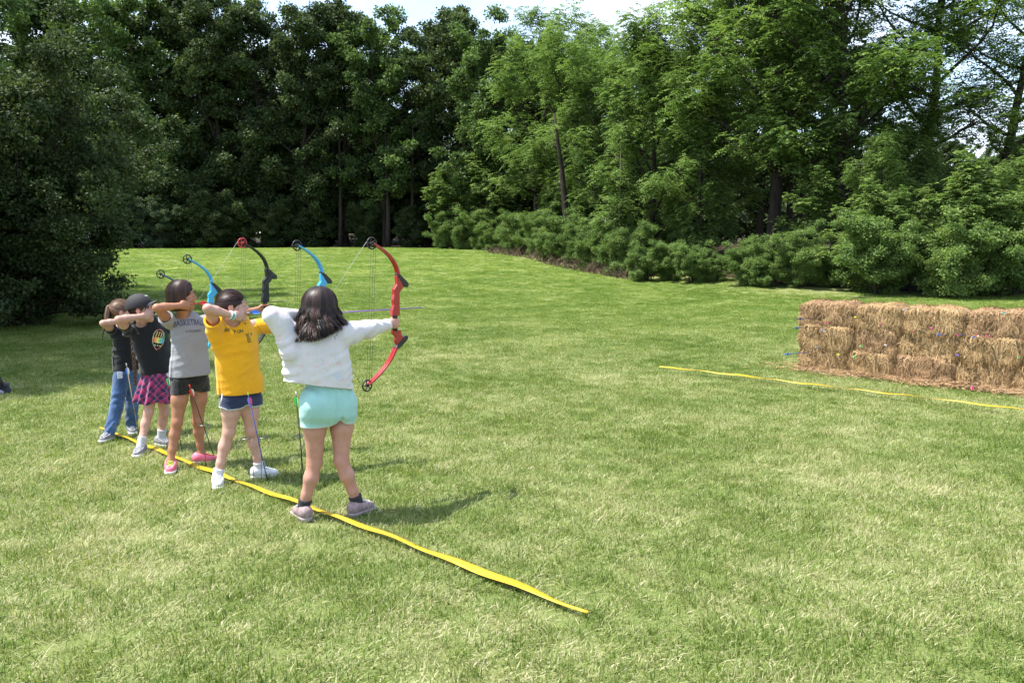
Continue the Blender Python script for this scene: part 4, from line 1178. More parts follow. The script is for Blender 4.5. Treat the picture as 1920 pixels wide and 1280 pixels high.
def p1_hair():
    p = P1; H = p['H']
    def ext(f, H):
        f.cone(H(-.045, 0, .01), H(-.085, 0, -.10), .070, .058, .03); f.cone(H(-.06, .03, -.02), H(-.07, .07, -.09), .045, .035, .03); f.cone(H(-.06, -.03, -.02), H(-.07, -.07, -.09), .045, .035, .03)
    cap = hair_cap(p, HAIR_DARK, .008, low=None, extra=ext)
    hair_long(p, HAIR_DARK, cap, 4600, .190, .042, .013, 5, .0046, gap=48, wfreq=52, curlend=.04, lay=.026, z_jit=.13, back_push=.02, short=.34)
    q = P1['fr'].P; m = MB(); m.tube([Vector(q(622, 612, -.17)), Vector(q(632, 620, -.17)), Vector(q(633, 627, -.17)), Vector(q(627, 632, -.17)), Vector(q(629, 636, -.17))], .0018, 4); m.build('loose_curl', HAIR_DARK, cap)
p1_hair()

# ---- 2: yellow shirt
P2 = person(dict(label='archer in a yellow orange t-shirt and navy shorts with white piping, wearing a bracelet', q=1, h=1.38, leg=1.02, hs=1.02, skin=SKIN_A,
    feet=((409, 910), (488, 896)), toes=(-70, 22), face_az=14, pitch=2, shoes=[(SH_WHITE, SOLE_W, LACE_W)] * 2, sock=(.045, SOCK_W),
    J=dict(head=(436, 574, -.02), sh_b=(409, 613, .02), el_b=(389, 578, -.14), wr_b=(436, 592, -.12), hand_b=(468, 594, -.10), sh_f=(480, 609, 0), el_f=(538, 600, -.03), wr_f=(586, 592, -.05),
           hip_b=(436, 745, .01), hip_f=(468, 745, -.01), kn_b=(429, 810, -.01), kn_f=(471, 808, -.0), an_b=(408, 890, 0), an_f=(486, 878, 0))))
def p2_clothes():
    p = P2; J = p['J']; P = p['fr'].P; hem = P(452, 736, 0)
    ff = fan_folds(P(398, 612, -.08), None, np.array([1.0, 0, 0]), .0075, 7, .5, 1.6, 1.3, hem[2], .006, 36)
    se = mixp(J['sh_b'], J['el_b'], .50); sf = mixp(J['sh_f'], J['el_f'], .62)
    garment(p, 'shirt', cloth_mat('yellow_cotton', rgb(0.92, 0.44, 0.012), leak=.10), [(424, 470, 612, 0), (410, 480, 624, 0), (402, 485, 648, 0), (405, 487, 685, 0), (408, 493, 716, 0), (408, 500, 742, 0)],
            [[(J['sh_b'] - up3 * .01, .060), (mixp(se, J['el_b'], .15) - up3 * .018, .066)], [(J['sh_f'] - up3 * .01, .058), (sf - up3 * .02, .062)], [(P(398, 622, -.02), .045), (P(412, 650, 0), .05)]],
            [(hem, (0, 0, -1), None, .09), (se, J['el_b'] - J['sh_b'], .12, .05), (sf, J['el_f'] - J['sh_f'], .12, .05)], folds=ff, flat=.67, k=.03)
    cl, cr = P(434, 766, 0), P(472, 764, -.02)
    garment(p, 'shorts', cloth_mat('navy_fleece', rgb(0.026, 0.036, 0.085), rgb(0.48, 0.50, 0.52)), [(416, 488, 738, .01), (412, 492, 750, .01)],
            [[(J['hip_b'] - np.array([.01, 0, 0]), .080), (cl + np.array([-.01, 0, -.03]), .084)], [(J['hip_f'] + np.array([.01, 0, 0]), .080), (cr + np.array([.0, 0, -.03]), .078)]],
            [], hemfn=lambda X: cl[2] + .022 * np.exp(-((X[..., 0] - mixp(cl, cr, .5)[0]) / .030) ** 2) + .020 * np.exp(-((X[..., 0] - P(411, 762, 0)[0]) / .022) ** 2), hemtrim=.011, flat=.72, neck=False, k=.014,
            folds=lambda X: .003 * np.sin(X[:, 2] * 60 + 9 * X[:, 0]) * np.exp(-((X[:, 2] - hem[2] + .05) / .05) ** 2))
    pl = MB(); a = P(418, 737, -.10); pl.tube([Vector(P(417, 738, -.088)), Vector(P(415, 750, -.095)), Vector(P(411, 760, -.085))], .005, 5); pl.build('side_piping', simple('white_piping', rgb(.66, .68, .70), .8), p['root'])
    PR = simple('dark_green_print', rgb(0.07, 0.11, 0.035), .8, var=.2)
    R = np.array([1.0, 0, 0]); U = up3
    for s, px, py, sz, rot in (('EEF', 434, 620, .030, -4), ('UN', 455, 622, .030, 8), ('2023', 468, 634, .034, -82)):
        uv, fc = text_uv(s, sz, .03); a = math.radians(rot); uv = [(u * math.cos(a) - v * math.sin(a), u * math.sin(a) + v * math.cos(a)) for u, v in uv]
        project_print(p, 'shirt', 'shirt_lettering', uv, fc, P(px, py, -.12), R, U, PR)
    for px, py, w, r in ((444.5, 622, .014, -35), (474.5, 627, .012, -50), (465, 608, .011, 0)):
        a = math.radians(r); tri = [(-w, w * .55), (w * .7, w * .75), (w * .55, -w * 1.1), (0.0, 0.0)]
        uv = [(u * math.cos(a) - v * math.sin(a), u * math.sin(a) + v * math.cos(a)) for u, v in tri]
        project_print(p, 'shirt', 'shirt_emblem', uv, [[0, 3, 1], [1, 3, 2]], P(px, py, -.12), R, U, PR)
    cap = hair_cap(p, HAIR_DARK, .005, low=-.035)
    G = nrm([-.95, 0, -.05]); hair_pulled(p, HAIR_DARK, cap, 1300, G, 8)
    H = p['H']; hair_tail(p, HAIR_DARK, cap, [H(-.088, 0, .0), H(-.100, 0, -.02), H(-.10, 0, -.06), H(-.09, 0, -.11)], .020, 240, 4)
    m = MB(); m.tube([Vector(H(.055, .060, .05)), Vector(H(.050, .074, .01)), Vector(H(.035, .074, -.035))], .0012, 4); m.build('loose_strand', HAIR_DARK, cap)
    w = mixp(J['el_b'], J['wr_b'], .90); d = nrm(J['wr_b'] - J['el_b'])
    for k, (off, mt) in enumerate(((0, simple('bracelet_white', rgb(.68, .68, .66), .5)), (.013, simple('bracelet_teal', rgb(.12, .42, .36), .5)), (.024, simple('bracelet_white', rgb(.68, .68, .66), .5)))):
        m = MB(); m.ring(Vector(w + d * off), Vector(d), .0265, .0055, 24, 6); m.build('bracelet', mt, p['root'], True)
p2_clothes()

# ---- 3: grey shirt
P3 = person(dict(label='archer in a grey lettered t-shirt, dark patterned shorts and pink shoes', q=1, h=1.42, leg=.94, arm=.93, hs=.98, skin=SKIN_B,
    feet=((321, 882), (379, 869)), toes=(-72, 20), face_az=18, pitch=0, shoes=[(SH_PINK, SOLE_W, LACE_G), (SH_PINK, SOLE_W, LACE_G)],
    J=dict(head=(341, 555, -.02), sh_b=(319, 604, .03), el_b=(294, 577, -.14), wr_b=(337, 573, -.12), hand_b=(362, 571, -.10), sh_f=(381, 601, 0), el_f=(438, 590, -.03), wr_f=(484, 580, -.05),
           hip_b=(340, 715, .01), hip_f=(374, 715, -.01), kn_b=(332, 791, -.01), kn_f=(371, 790, .0), an_b=(321, 866, 0), an_f=(379, 853, 0))))
def p3_clothes():
    p = P3; J = p['J']; P = p['fr'].P; hem = P(357, 703, 0)
    ff = fan_folds(P(310, 604, -.08), None, np.array([1.0, 0, 0]), .0060, 7, .45, 1.4, 2.3, hem[2], .005, 40)
    se = mixp(J['sh_b'], J['el_b'], .38); sf = mixp(J['sh_f'], J['el_f'], .5)
    garment(p, 'shirt', cloth_mat('grey_jersey', rgb(0.31, 0.315, 0.345), leak=.08), [(328, 376, 604, 0), (322, 384, 618, 0), (323, 388, 642, 0), (323, 389, 672, 0), (320, 394, 698, 0), (320, 396, 712, 0)],
            [[(J['sh_b'] - up3 * .01, .050), (mixp(se, J['el_b'], .15), .054)], [(J['sh_f'] - up3 * .01, .052), (sf, .056)]],
            [(hem, (0.03, 0, -1), None, .09), (se, J['el_b'] - J['sh_b'], .10, .05), (sf, J['el_f'] - J['sh_f'], .11, .05)], folds=ff, flat=.67, k=.03)
    cl, cr = P(338, 738, 0), P(376, 737, -.0)
    garment(p, 'shorts', cloth_mat('dark_camo', rgb(0.02, 0.02, 0.02), camo=True, rough=.6), [(326, 388, 696, 0), (323, 391, 712, 0)],
            [[(J['hip_b'], .072), (cl - up3 * .03, .072)], [(J['hip_f'], .072), (cr - up3 * .03, .076)]], [], hemfn=lambda X: cl[2] + .016 * np.exp(-((X[..., 0] - mixp(cl, cr, .5)[0]) / .030) ** 2), flat=.72, neck=False, k=.014)
    PR = simple('slate_print', rgb(0.10, 0.11, 0.17), .8, var=.3, scale=40)
    R = np.array([1.0, 0, 0.0])
    uv, fc = text_uv('BASKETBALL', .046, .02); W = max(u for u, v in uv)
    uv = [(u * .88, v * 1.3 + .014 * (1 - (u / W) ** 2)) for u, v in uv]
    project_print(p, 'shirt', 'shirt_lettering', uv, fc, P(361, 609, -.12), R, up3, PR)
    uv, fc = text_uv('& BASEBALL', .022, .02)
    project_print(p, 'shirt', 'shirt_lettering', uv, fc, P(367, 621, -.12), R, up3, PR)
    cap = hair_cap(p, HAIR_BRN, .008, low=None)
    hair_long(p, HAIR_BRN, cap, 2300, .125, -.004, .0018, 15, .006, gap=66, wfreq=14, lay=.012, z_jit=.06)
p3_clothes()

# ---- 4: cap, black shirt, plaid skirt
P4 = person(dict(label='archer in a black cap, crested black t-shirt and pink and navy plaid skirt', q=1, h=1.30, leg=.98, hs=.98, skin=SKIN_A,
    feet=((265, 852), (303, 836)), toes=(-88, -30), face_az=10, pitch=4, shoes=[(SH_GREY, SOLE_W, LACE_W)] * 2, sock=(.075, SOCK_G),
    J=dict(head=(265, 580, -.02), sh_b=(241, 618, .03), el_b=(222, 599, -.13), wr_b=(265, 593, -.11), hand_b=(288, 592, -.10), sh_f=(303, 613, 0), el_f=(346, 608, -.03), wr_f=(383, 602, -.05),
           hip_b=(286, 712, .01), hip_f=(303, 712, -.01), kn_b=(278, 774, -.01), kn_f=(308, 774, .0), an_b=(266, 838, 0), an_f=(303, 822, 0))))
def p4_clothes():
    p = P4; J = p['J']; P = p['fr'].P; hem = P(295, 699, 0)
    ff = fan_folds(P(236, 614, -.08), None, np.array([1.0, 0, 0]), .006, 7, .42, 1.4, .3, hem[2], .005, 40)
    se = mixp(J['sh_b'], J['el_b'], .42); sf = mixp(J['sh_f'], J['el_f'], .5)
    BLK = cloth_mat('black_cotton', rgb(0.011, 0.011, 0.014))
    garment(p, 'shirt', BLK, [(252, 300, 612, 0), (248, 308, 622, 0), (252, 316, 645, 0), (260, 322, 672, 0), (264, 327, 694, 0), (266, 328, 706, 0)],
            [[(J['sh_b'] - up3 * .01, .050), (mixp(se, J['el_b'], .12), .050)], [(J['sh_f'] - up3 * .01, .052), (sf, .055)]],
            [(hem, (0.0, 0, -1), None, .09), (se, J['el_b'] - J['sh_b'], .10, .05), (sf, J['el_f'] - J['sh_f'], .11, .05)], folds=ff, flat=.67, k=.03)
    # crest: rainbow shield with outline and three dots
    O = P(299, 637, -.12); a = math.radians(14); R = np.array([math.cos(a), 0, math.sin(a) * -1]); Uv = np.array([math.sin(a), 0, math.cos(a)])
    def flat_poly(name, poly, col):
        n = len(poly); c = (sum(u for u, v in poly) / n, sum(v for u, v in poly) / n)
        project_print(p, 'shirt', name, list(poly) + [c], [[i, (i + 1) % n, n] for i in range(n)], O, R, Uv, simple(name + '%d%d%d' % tuple(int(c2 * 99) for c2 in col), rgb(*col), .7, var=.05), off=.0035)
    half = [(0, -.088), (.026, -.062), (.045, -.030), (.050, .005), (.046, .045), (.030, .074), (0, .086)]
    outl = [(u, v) for u, v in half] + [(-u, v) for u, v in half[-2:0:-1]]
    n = len(outl); uv = outl + [(u * .90, v * .92) for u, v in outl]
    cols = [(.55, .16, .12), (.80, .45, .25), (.70, .62, .22), (.30, .62, .35), (.30, .50, .30), (.75, .30, .25)]
    for k in range(n):
        j = (k + 1) % n
        project_print(p, 'shirt', 'crest_outline', [uv[k], uv[j], uv[n + j], uv[n + k]], [[0, 1, 2, 3]], O, R, Uv, simple('crest_line%d' % (k % 6), rgb(*cols[k % 6]), .7, var=.05), off=.003)
    for i in range(8):
        x0 = -.044 + i * .011; c = [(.75, .12, .10), (.85, .30, .10), (.85, .50, .12), (.75, .70, .18), (.40, .65, .20), (.18, .58, .40), (.12, .50, .55), (.08, .25, .45)][i]
        flat_poly('crest_band', [(x0, -.030 + abs(x0) * .1), (x0 + .011, -.030 + abs(x0 + .011) * .1), (x0 + .011, .012 + .006 * (i % 2)), (x0, .012 + .006 * ((i + 1) % 2))], c)
    for k, (u0, u1) in enumerate([(-.032, -.024), (-.012, -.004), (.010, .016), (.028, .034)]):
        flat_poly('crest_stroke', [(u0, .016), (u0 + .006, .016), (u1 + .010, .062), (u1 + .002, .064)], [(.55, .60, .25), (.80, .40, .12), (.75, .45, .2), (.35, .60, .30)][k])
    for u in (-.020, .0, .020):
        flat_poly('crest_dot', [(u + .0055 * math.cos(t), -.048 + .0055 * math.sin(t)) for t in np.linspace(0, 5.6, 9)], (.70, .68, .30))
    for u, v, w, t in ((-.016, -.006, .006, .016), (-.002, -.006, .003, .016), (.008, -.004, .010, .004), (.008, -.014, .010, .004)):
        flat_poly('crest_mark', [(u, v), (u + w, v), (u + w, v + t), (u, v + t)], (.015, .02, .03))
    O = P(271, 613, -.12); R = np.array([1., 0, 0]); Uv = up3; flat_poly('chest_mark', [(-.012, 0), (.012, .004), (.004, -.006), (-.006, -.008)], (.62, .22, .22))
    # skirt
    top, bot = P(295, 697, 0), P(289, 752, 0); nv, nu = 26, 220; V = []; F = []; pu = []; pv = []
    for j in range(nv):
        t = j / (nv - 1); c = top * (1 - t) + bot * t; r = .113 + (.158 - .113) * t ** .8
        for i in range(nu):
            a = 2 * math.pi * i / nu; pl = (.004 + .013 * t) * math.sin(a * 13 + .8 * math.sin(a * 3)) + .007 * t * math.sin(a * 5 + 1)
            rr = r + pl; drop = .010 * t * math.sin(a * 5 + 1) + .012 * t * math.cos(a + .4)
            V.append((c[0] + rr * math.cos(a), c[1] + rr * math.sin(a) * .80, c[2] - drop)); pu.append(a * .135); pv.append(t * .30)
    for j in range(nv - 1):
        for i in range(nu):
            k = (i + 1) % nu; F.append([j * nu + i, (j + 1) * nu + i, (j + 1) * nu + k, j * nu + k])
    t = NT('plaid'); U_, V_ = t.attr('pu'), t.attr('pv')
    def band(e): return t.math('FRACT', e)
    d1 = band(t.math('ADD', t.math('MULTIPLY', U_, 8.2), t.math('MULTIPLY', V_, 6.5))); d2 = band(t.math('ADD', t.math('MULTIPLY', U_, -8.2), t.math('ADD', t.math('MULTIPLY', V_, 6.5), 4.0)))
    st = [(0.0, rgb(.42, .016, .11)), (.26, rgb(.014, .018, .070)), (.56, rgb(.34, .012, .05)), (.60, rgb(.42, .26, .36)), (.625, rgb(.30, .010, .10)), (.72, rgb(.016, .016, .06)), (.96, rgb(.35, .16, .30))]
    c = t.mix(.5, t.ramp(d1, st, 'CONSTANT'), t.ramp(d2, st, 'CONSTANT')); t.set(color=c, rough=.85, sheen=.2)
    sk = link_mesh('skirt', mesh_np('skirt', V, F, t.m, True, {'pu': pu, 'pv': pv}), p['root']); s = sk.modifiers.new('thickness', 'SOLIDIFY'); s.thickness = .003
    wb = MB(); wb.tube([Vector(top + up3 * .012), Vector(top - up3 * .004)], [.106, .110], 40, flat=((0, 1, 0), .8)); wb.build('waistband', BLK, sk, True)
    # short hair under the cap, then the cap
    cap = hair_cap(p, HAIR_BRN, .004, low=-.045); hair_pulled(p, HAIR_BRN, cap, 500, nrm([-.7, 0, -.75]), 9)
    H, HB, hs = p['H'], p['HB'], p['hs']; tilt = math.radians(16)
    Fc = nrm(p['Fd'] * math.cos(tilt) + p['Ud'] * math.sin(tilt)); Uc = nrm(np.cross(p['Rd'], Fc)); CB = np.array([Fc, p['Rd'], Uc]); CC = H(-.016, 0, .030)
    f = Field(CC - .16, CC + .16, .004); f.ell(CC, (.107 * hs, .088 * hs, .100 * hs), CB, 0); f.ell(CC + Uc * .085, (.011,) * 3, CB, .01)
    inn = f.D.copy(); f.plane_cut(CC - Uc * .006 - Fc * 0, -Uc - Fc * .05); f.hollow(inn, CC - Uc * .006, -Uc, .07, None, .008)
    f.displace(lambda X: .0015 * np.abs(np.sin(np.arctan2((X - CC) @ p['Rd'], (X - CC) @ Fc) * 3)) ** .3 * -1)
    CAPM = simple('cap_black', rgb(.020, .020, .024), .8, var=.15, scale=40)
    v, fc = f.mesh(); co = link_mesh('cap', mesh_np('cap', v, fc, CAPM, True), p['root'])
    V = []; F = []; nu, nv = 21, 9
    for s in (0, 1):
        for j in range(nv):
            for i in range(nu):
                u = -1 + 2 * i / (nu - 1); w = j / (nv - 1)
                fr_ = .098 * math.sqrt(max(0, 1 - (u * .80) ** 2)) * hs; ext = .072 * (1 - abs(u) ** 3.2)
                V.append(tuple(CC + Fc * (fr_ * 0.93 + ext * w) + p['Rd'] * u * .072 * hs + Uc * (.000 - .020 * u * u * (.4 + w * .8) - .006 * w - .0035 * s)))
    for s in (0, 1):
        for j in range(nv - 1):
            for i in range(nu - 1):
                a = s * nu * nv + j * nu + i; q4 = [a, a + 1, a + nu + 1, a + nu]; F.append(q4 if s else q4[::-1])
    bd = [j * nu for j in range(nv)][::-1] + [] ; rim = [(nv - 1) * nu + i for i in range(nu)]
    for a, b in zip(rim[:-1], rim[1:]): F.append([a, b, b + nu * nv, a + nu * nv])
    for i0 in (0, nu - 1):
        for j in range(nv - 1):
            a = j * nu + i0; b = a + nu; F.append([a, b, b + nu * nv, a + nu * nv])
    link_mesh('brim', mesh_np('brim', V, F, CAPM, True), co)
    m = MB(); cpt = CC + Fc * .083 + Uc * .058; m.box(Vector(cpt), (.003, .045, .016), m=Matrix([tuple(nrm(Fc * .72 + Uc * .7)), tuple(p['Rd']), tuple(nrm(Uc * .72 - Fc * .7))]).transposed()); m.build('badge', simple('badge_white', rgb(.6, .6, .6), .6), co)
p4_clothes()

# ---- 5: jeans and ponytail
P5 = person(dict(label='farthest archer, in a black t-shirt and blue jeans with a brown ponytail', q=1, h=1.26, leg=.95, arm=.95, hs=.97, skin=SKIN_A,
    feet=((204, 825), (247, 811)), toes=(-95, -60), face_az=24, pitch=0, shoes=[(SH_GREY, SOLE_W, LACE_W)] * 2,
    J=dict(head=(229, 585, -.02), sh_b=(213, 618, .03), el_b=(193, 606, -.12), wr_b=(232, 601, -.10), hand_b=(254, 599, -.09), sh_f=(258, 614, 0), el_f=(298, 617, -.03), wr_f=(332, 620, -.05),
           hip_b=(228, 706, .01), hip_f=(248, 706, -.01), kn_b=(218, 766, -.01), kn_f=(247, 763, .0), an_b=(204, 808, 0), an_f=(247, 795, 0))))
def p5_clothes():
    p = P5; J = p['J']; P = p['fr'].P; hem = P(238, 693, 0)
    ff = fan_folds(P(208, 620, -.08), None, np.array([1.0, 0, 0]), .006, 7, .42, 1.4, 4.3, hem[2], .005, 40)
    se = mixp(J['sh_b'], J['el_b'], .35); sf = mixp(J['sh_f'], J['el_f'], .5)
    garment(p, 'shirt', bpy.data.materials['black_cotton'], [(218, 254, 614, 0), (213, 259, 626, 0), (215, 260, 650, 0), (214, 262, 675, 0), (213, 264, 700, 0)],
            [[(J['sh_b'] - up3 * .01, .050), (mixp(se, J['el_b'], .12), .052)], [(J['sh_f'] - up3 * .01, .052), (sf, .055)]],
            [(hem, (0.0, 0, -1), None, .09), (se, J['el_b'] - J['sh_b'], .10, .05), (sf, J['el_f'] - J['sh_f'], .11, .05)], folds=ff, flat=.67, k=.03)
    fo = [p['fr'].G(204, 825), p['fr'].G(247, 811)]; T = []
    for hp, kn, a in ((J['hip_b'], J['kn_b'], fo[0]), (J['hip_f'], J['kn_f'], fo[1])):
        T.append([(hp, .068), (mixp(hp, kn, .5), .060), (kn, .054), (mixp(kn, a, .4) - p['e2'] * .006, .052), (a * np.array([1, 1, 0]) + up3 * .05, .045)])
    def jf(X):
        r = .0045 * np.sin(X[:, 2] * 95 + 4 * np.sin(X[:, 0] * 25) + 2 * X[:, 1] * 30) * (np.exp(-((X[:, 2] - .10) / .07) ** 2) + .8 * np.exp(-((X[:, 2] - .36) / .06) ** 2))
        return r + .003 * np.sin(X[:, 2] * 50 + X[:, 0] * 60) * np.exp(-((X[:, 2] - .6) / .08) ** 2)
    ft = (p['fr'].G(225, 818) * np.array([1, 1, 0])) + up3 * .045
    garment(p, 'jeans', cloth_mat('denim', rgb(.05, .1, .2), denim=True), [(216, 258, 690, 0), (213, 259, 706, 0)], T, [(ft, (0, 0, -1), None, .03)], folds=jf, flat=.72, neck=False, k=.02)
    m = MB(); m.box(Vector(P(225, 703, -.125)), (.040, .006, .055)); m.build('paper_tag', simple('paper_white', rgb(.55, .60, .68), .8), p['root'])
    cap = hair_cap(p, HAIR_LT, .004, low=-.035); hair_pulled(p, HAIR_LT, cap, 1100, nrm([-.85, .15, .35]), 18, hairline=60)
    H = p['H']; hair_tail(p, HAIR_LT, cap, [H(-.080, 0, .06), H(-.112, 0, .05), P(200, 600, -.03), P(193, 622, -.03), P(192, 643, -.03)], .028, 330, 14, taper=.6)
    br = MB(); q0 = [P(246, 612, -.13), P(249, 640, -.145), P(251, 670, -.15), P(253, 700, -.15), P(254, 722, -.15)]
    for s in range(3):
        pts = []
        for i in range(44):
            t = i / 43 * 4; k = min(3, int(t)); c = q0[k] * (1 - (t - k)) + q0[k + 1] * (t - k); a = i * .62 + s * 2.094
            pts.append(Vector(c + np.array([.0125 * math.cos(a), .007 * math.sin(2 * a), 0]) * (1 - .35 * i / 43)))
        br.tube(pts, [.011 * (1 - .4 * i / 43) for i in range(44)], 6)
    br.build('braid', simple('braid_hair', rgb(.10, .052, .033), .45, var=.35, scale=160), cap, True)
p5_clothes()

# ================================================================ bows and arrows
def paint(name, col, rough=.28): return simple(name, rgb(*col), rough, var=.05, coat=.5)
RED, BLUE, BLACK, NAVY = paint('red_paint', (.34, .010, .016)), paint('sky_blue_paint', (.035, .36, .66)), simple('black_paint', rgb(.006, .006, .007), .55, var=.05), paint('dark_blue_paint', (.02, .09, .22))
PLAST = simple('black_plastic', rgb(.014, .014, .015), .5, var=.1); RED_P = paint('red_anodised', (.42, .012, .02)); CORD = simple('bow_string', rgb(.03, .03, .032), .7, var=.1); CORD_W = simple('string_light', rgb(.36, .36, .33), .7, var=.05)
YEL = simple('yellow_plastic', rgb(.75, .60, .05), .5)
def bezier(a, b, c, n):
    return [((1 - t) ** 2 * a[0] + 2 * t * (1 - t) * b[0] + t * t * c[0], (1 - t) ** 2 * a[1] + 2 * t * (1 - t) * b[1] + t * t * c[1]) for t in [i / (n - 1) for i in range(n)]]
def bow(p, nock, label, riser, limb, wheel, pockets=PLAST, sc=1.0, tilt=0.0, pad=None):
    fr = p['fr']; g = p['grip']; loc = fr.world(g)
    root = empty('compound_bow', loc, RZ); tag(root, label, 'bow', 'compound bows')
    root.rotation_euler = (0, tilt, RZ)
    inv = Matrix.Rotation(-tilt, 3, 'Y')
    s = sc; q = p['q']
    def poly(pts, w, name, mat, par=root, bev=.003):
        m = MB(); m.prism([(x * s, z * s) for x, z in pts], -w, w); return m.build(name, mat, par, False, bev)
    poly([(-.040, .050), (.027, .050), (.027, .198), (.042, .214), (.064, .240), (.040, .275), (.018, .315), (.004, .312), (.007, .255), (-.020, .222), (-.018, .19), (-.026, .155), (-.022, .12), (-.034, .085)], .0135, 'riser', riser)
    poly([(-.035, -.048), (.033, -.048), (.036, -.07), (.052, -.100), (.028, -.128), (.004, -.152), (-.012, -.118), (-.006, -.09), (-.030, -.07)], .0135, 'riser', riser)
    m = MB(); m.tube([Vector((-.006, 0, .053)) * s, Vector((-.004, 0, .03)) * s, Vector((-.002, 0, 0)) * s, Vector((-.006, 0, -.03)) * s, Vector((-.010, 0, -.052)) * s], [.020, .0145, .0135, .0145, .021], 12); m.build('grip', PLAST, root, True)
    m = MB(); m.box((.0, -.0 - q * .016, .066 * s), (.030, .012, .006)); m.build('arrow_rest', PLAST if pad is None else pad, root)
    poly([(.012, .330), (.030, .322), (.100, .262), (.106, .243), (.090, .232), (.066, .236), (.030, .285), (.006, .315)], .017, 'limb_pocket', pockets)
    poly([(.004, -.175), (-.016, -.160), (.004, -.140), (.052, -.098), (.080, -.086), (.094, -.098), (.088, -.116), (.030, -.160)], .017, 'limb_pocket', pockets)
    for pts in (bezier((.022, .318), (.010, .440), (-.180, .520), 14), bezier((-.004, -.160), (-.070, -.290), (-.240, -.380), 14)):
        m = MB(); n = len(pts); V = []; F = []
        for sy in (-1, 1):
            b = len(m.v); V = []
            for i, (x, z) in enumerate(pts):
                x2, z2 = pts[min(n - 1, i + 1)]; x1, z1 = pts[max(0, i - 1)]; tx, tz = x2 - x1, z2 - z1; L = math.hypot(tx, tz); nx, nz = -tz / L, tx / L; th = (.0075 - .0028 * i / n)
                yc = sy * .0105
                for dy, dn in ((-.0085, -1), (.0085, -1), (.0085, 1), (-.0085, 1)): V.append(((x + nx * th * dn) * s, yc + dy, (z + nz * th * dn) * s))
            F = []
            for i in range(n - 1):
                for k in range(4): F.append([i * 4 + k, i * 4 + (k + 1) % 4, (i + 1) * 4 + (k + 1) % 4, (i + 1) * 4 + k])
            F += [[0, 3, 2, 1], [(n - 1) * 4 + k for k in range(4)]]
            m.add(V, F)
        m.build('limb', limb, root, False, .0015)
    wt, wb = Vector((-.186, 0, .522)) * s, Vector((-.246, 0, -.386)) * s
    for c in (wt, wb):
        m = MB(); m.ring(c, (0, 1, 0), .036 * s, .0048, 32, 8)
        for k in range(5):
            a = k * 2 * math.pi / 5 + .4; e = c + Vector((math.cos(a), 0, math.sin(a))) * .035 * s; mid = c + Vector((math.cos(a + .35), 0, math.sin(a + .35))) * .018 * s
            m.tube([c, mid, e], .0035, 6)
        m.tube([c + Vector((0, -.012, 0)), c + Vector((0, .012, 0))], .009, 12); m.build('wheel', wheel, root, True)
    nk = inv @ Vector(tuple(np.array(nock) - g))
    for c, off in ((wt, Vector((-.024, 0, .028)) * s), (wb, Vector((-.024, 0, -.028)) * s)):
        m = MB(); m.tube([c + off, nk], .0011 if riser in (RED, BLACK) and c is wt else .0010, 5); m.build('string', CORD_W if (c is wt and riser in (RED, BLACK)) else CORD, root, True)
    for dy, dx in ((.006, .0), (-.006, .012), (.0, .034)):
        m = MB(); m.tube([wt + Vector((dx, dy, 0)), wb + Vector((dx, dy, 0))], .0011, 5); m.build('cable', CORD, root, True)
    return root
VMESH = {}
def arrow_parts(sh, va, nk, L=.74, vb=None):
    key = (sh.name, va.name, nk.name, L)
    if key in VMESH: return VMESH[key]
    m = MB(); m.tube([(0, 0, 0), (L, 0, 0)], .0036, 8); a = mesh_np('shaft', m.v, m.f, sh, True)
    m = MB(); m.tube([(L, 0, 0), (L + .012, 0, 0), (L + .028, 0, 0)], [.0038, .0036, .0008], 8); b = mesh_np('point', m.v, m.f, simple('steel', rgb(.35, .35, .36), .3, 1.0), True)
    vs = []
    for k in range(3):
        ang = math.pi / 2 + k * 2 * math.pi / 3; d = Vector((0, math.cos(ang), math.sin(ang))); t = Vector((0, -math.sin(ang), math.cos(ang))) * .0007
        prof = [(.026, .003), (.034, .015), (.05, .0175), (.075, .014), (.098, .003)]
        V = [Vector((x, 0, 0)) + d * r + t * sg for sg in (-1, 1) for x, r in prof]; n = 5
        F = [[4, 3, 2, 1, 0], [5, 6, 7, 8, 9]] + [[i, (i + 1) % n, (i + 1) % n + n, i + n] for i in range(n)]
        vs.append(mesh_np('vane', V, F, (vb if (vb and k == 0) else va), False))
    m = MB(); m.tube([(-.012, 0, 0), (.012, 0, 0)], .0046, 8); c = mesh_np('nock', m.v, m.f, nk, True)
    VMESH[key] = (a, b, vs, c); return VMESH[key]
def arrow(nock, tip_dir, sh, va, nk, label, group=None, L=.74, roll=0.0, vb=None):
    a, b, vs, c = arrow_parts(sh, va, nk, L, vb)
    r = empty('arrow', nock); r.rotation_mode = 'QUATERNION'
    d = Vector(tip_dir).normalized(); r.rotation_quaternion = d.to_track_quat('X', 'Z') @ Matrix.Rotation(roll, 3, 'X').to_quaternion()
    tag(r, label, 'arrow', group)
    link_mesh('shaft', a, r); link_mesh('point', b, r)
    for v in vs: link_mesh('vane', v, r)
    link_mesh('nock', c, r); return r
A_PURP, A_BLK, A_BLUE, A_TEAL, A_MAROON, A_TAN = paint('shaft_purple', (.16, .06, .34), .45), paint('shaft_black', (.012, .012, .014)), paint('shaft_blue', (.03, .06, .28)), paint('shaft_teal', (.03, .14, .22)), paint('shaft_maroon', (.12, .02, .03)), paint('shaft_tan', (.28, .22, .08))
def vane(name, c): return simple(name, rgb(*c), .6, var=.05)
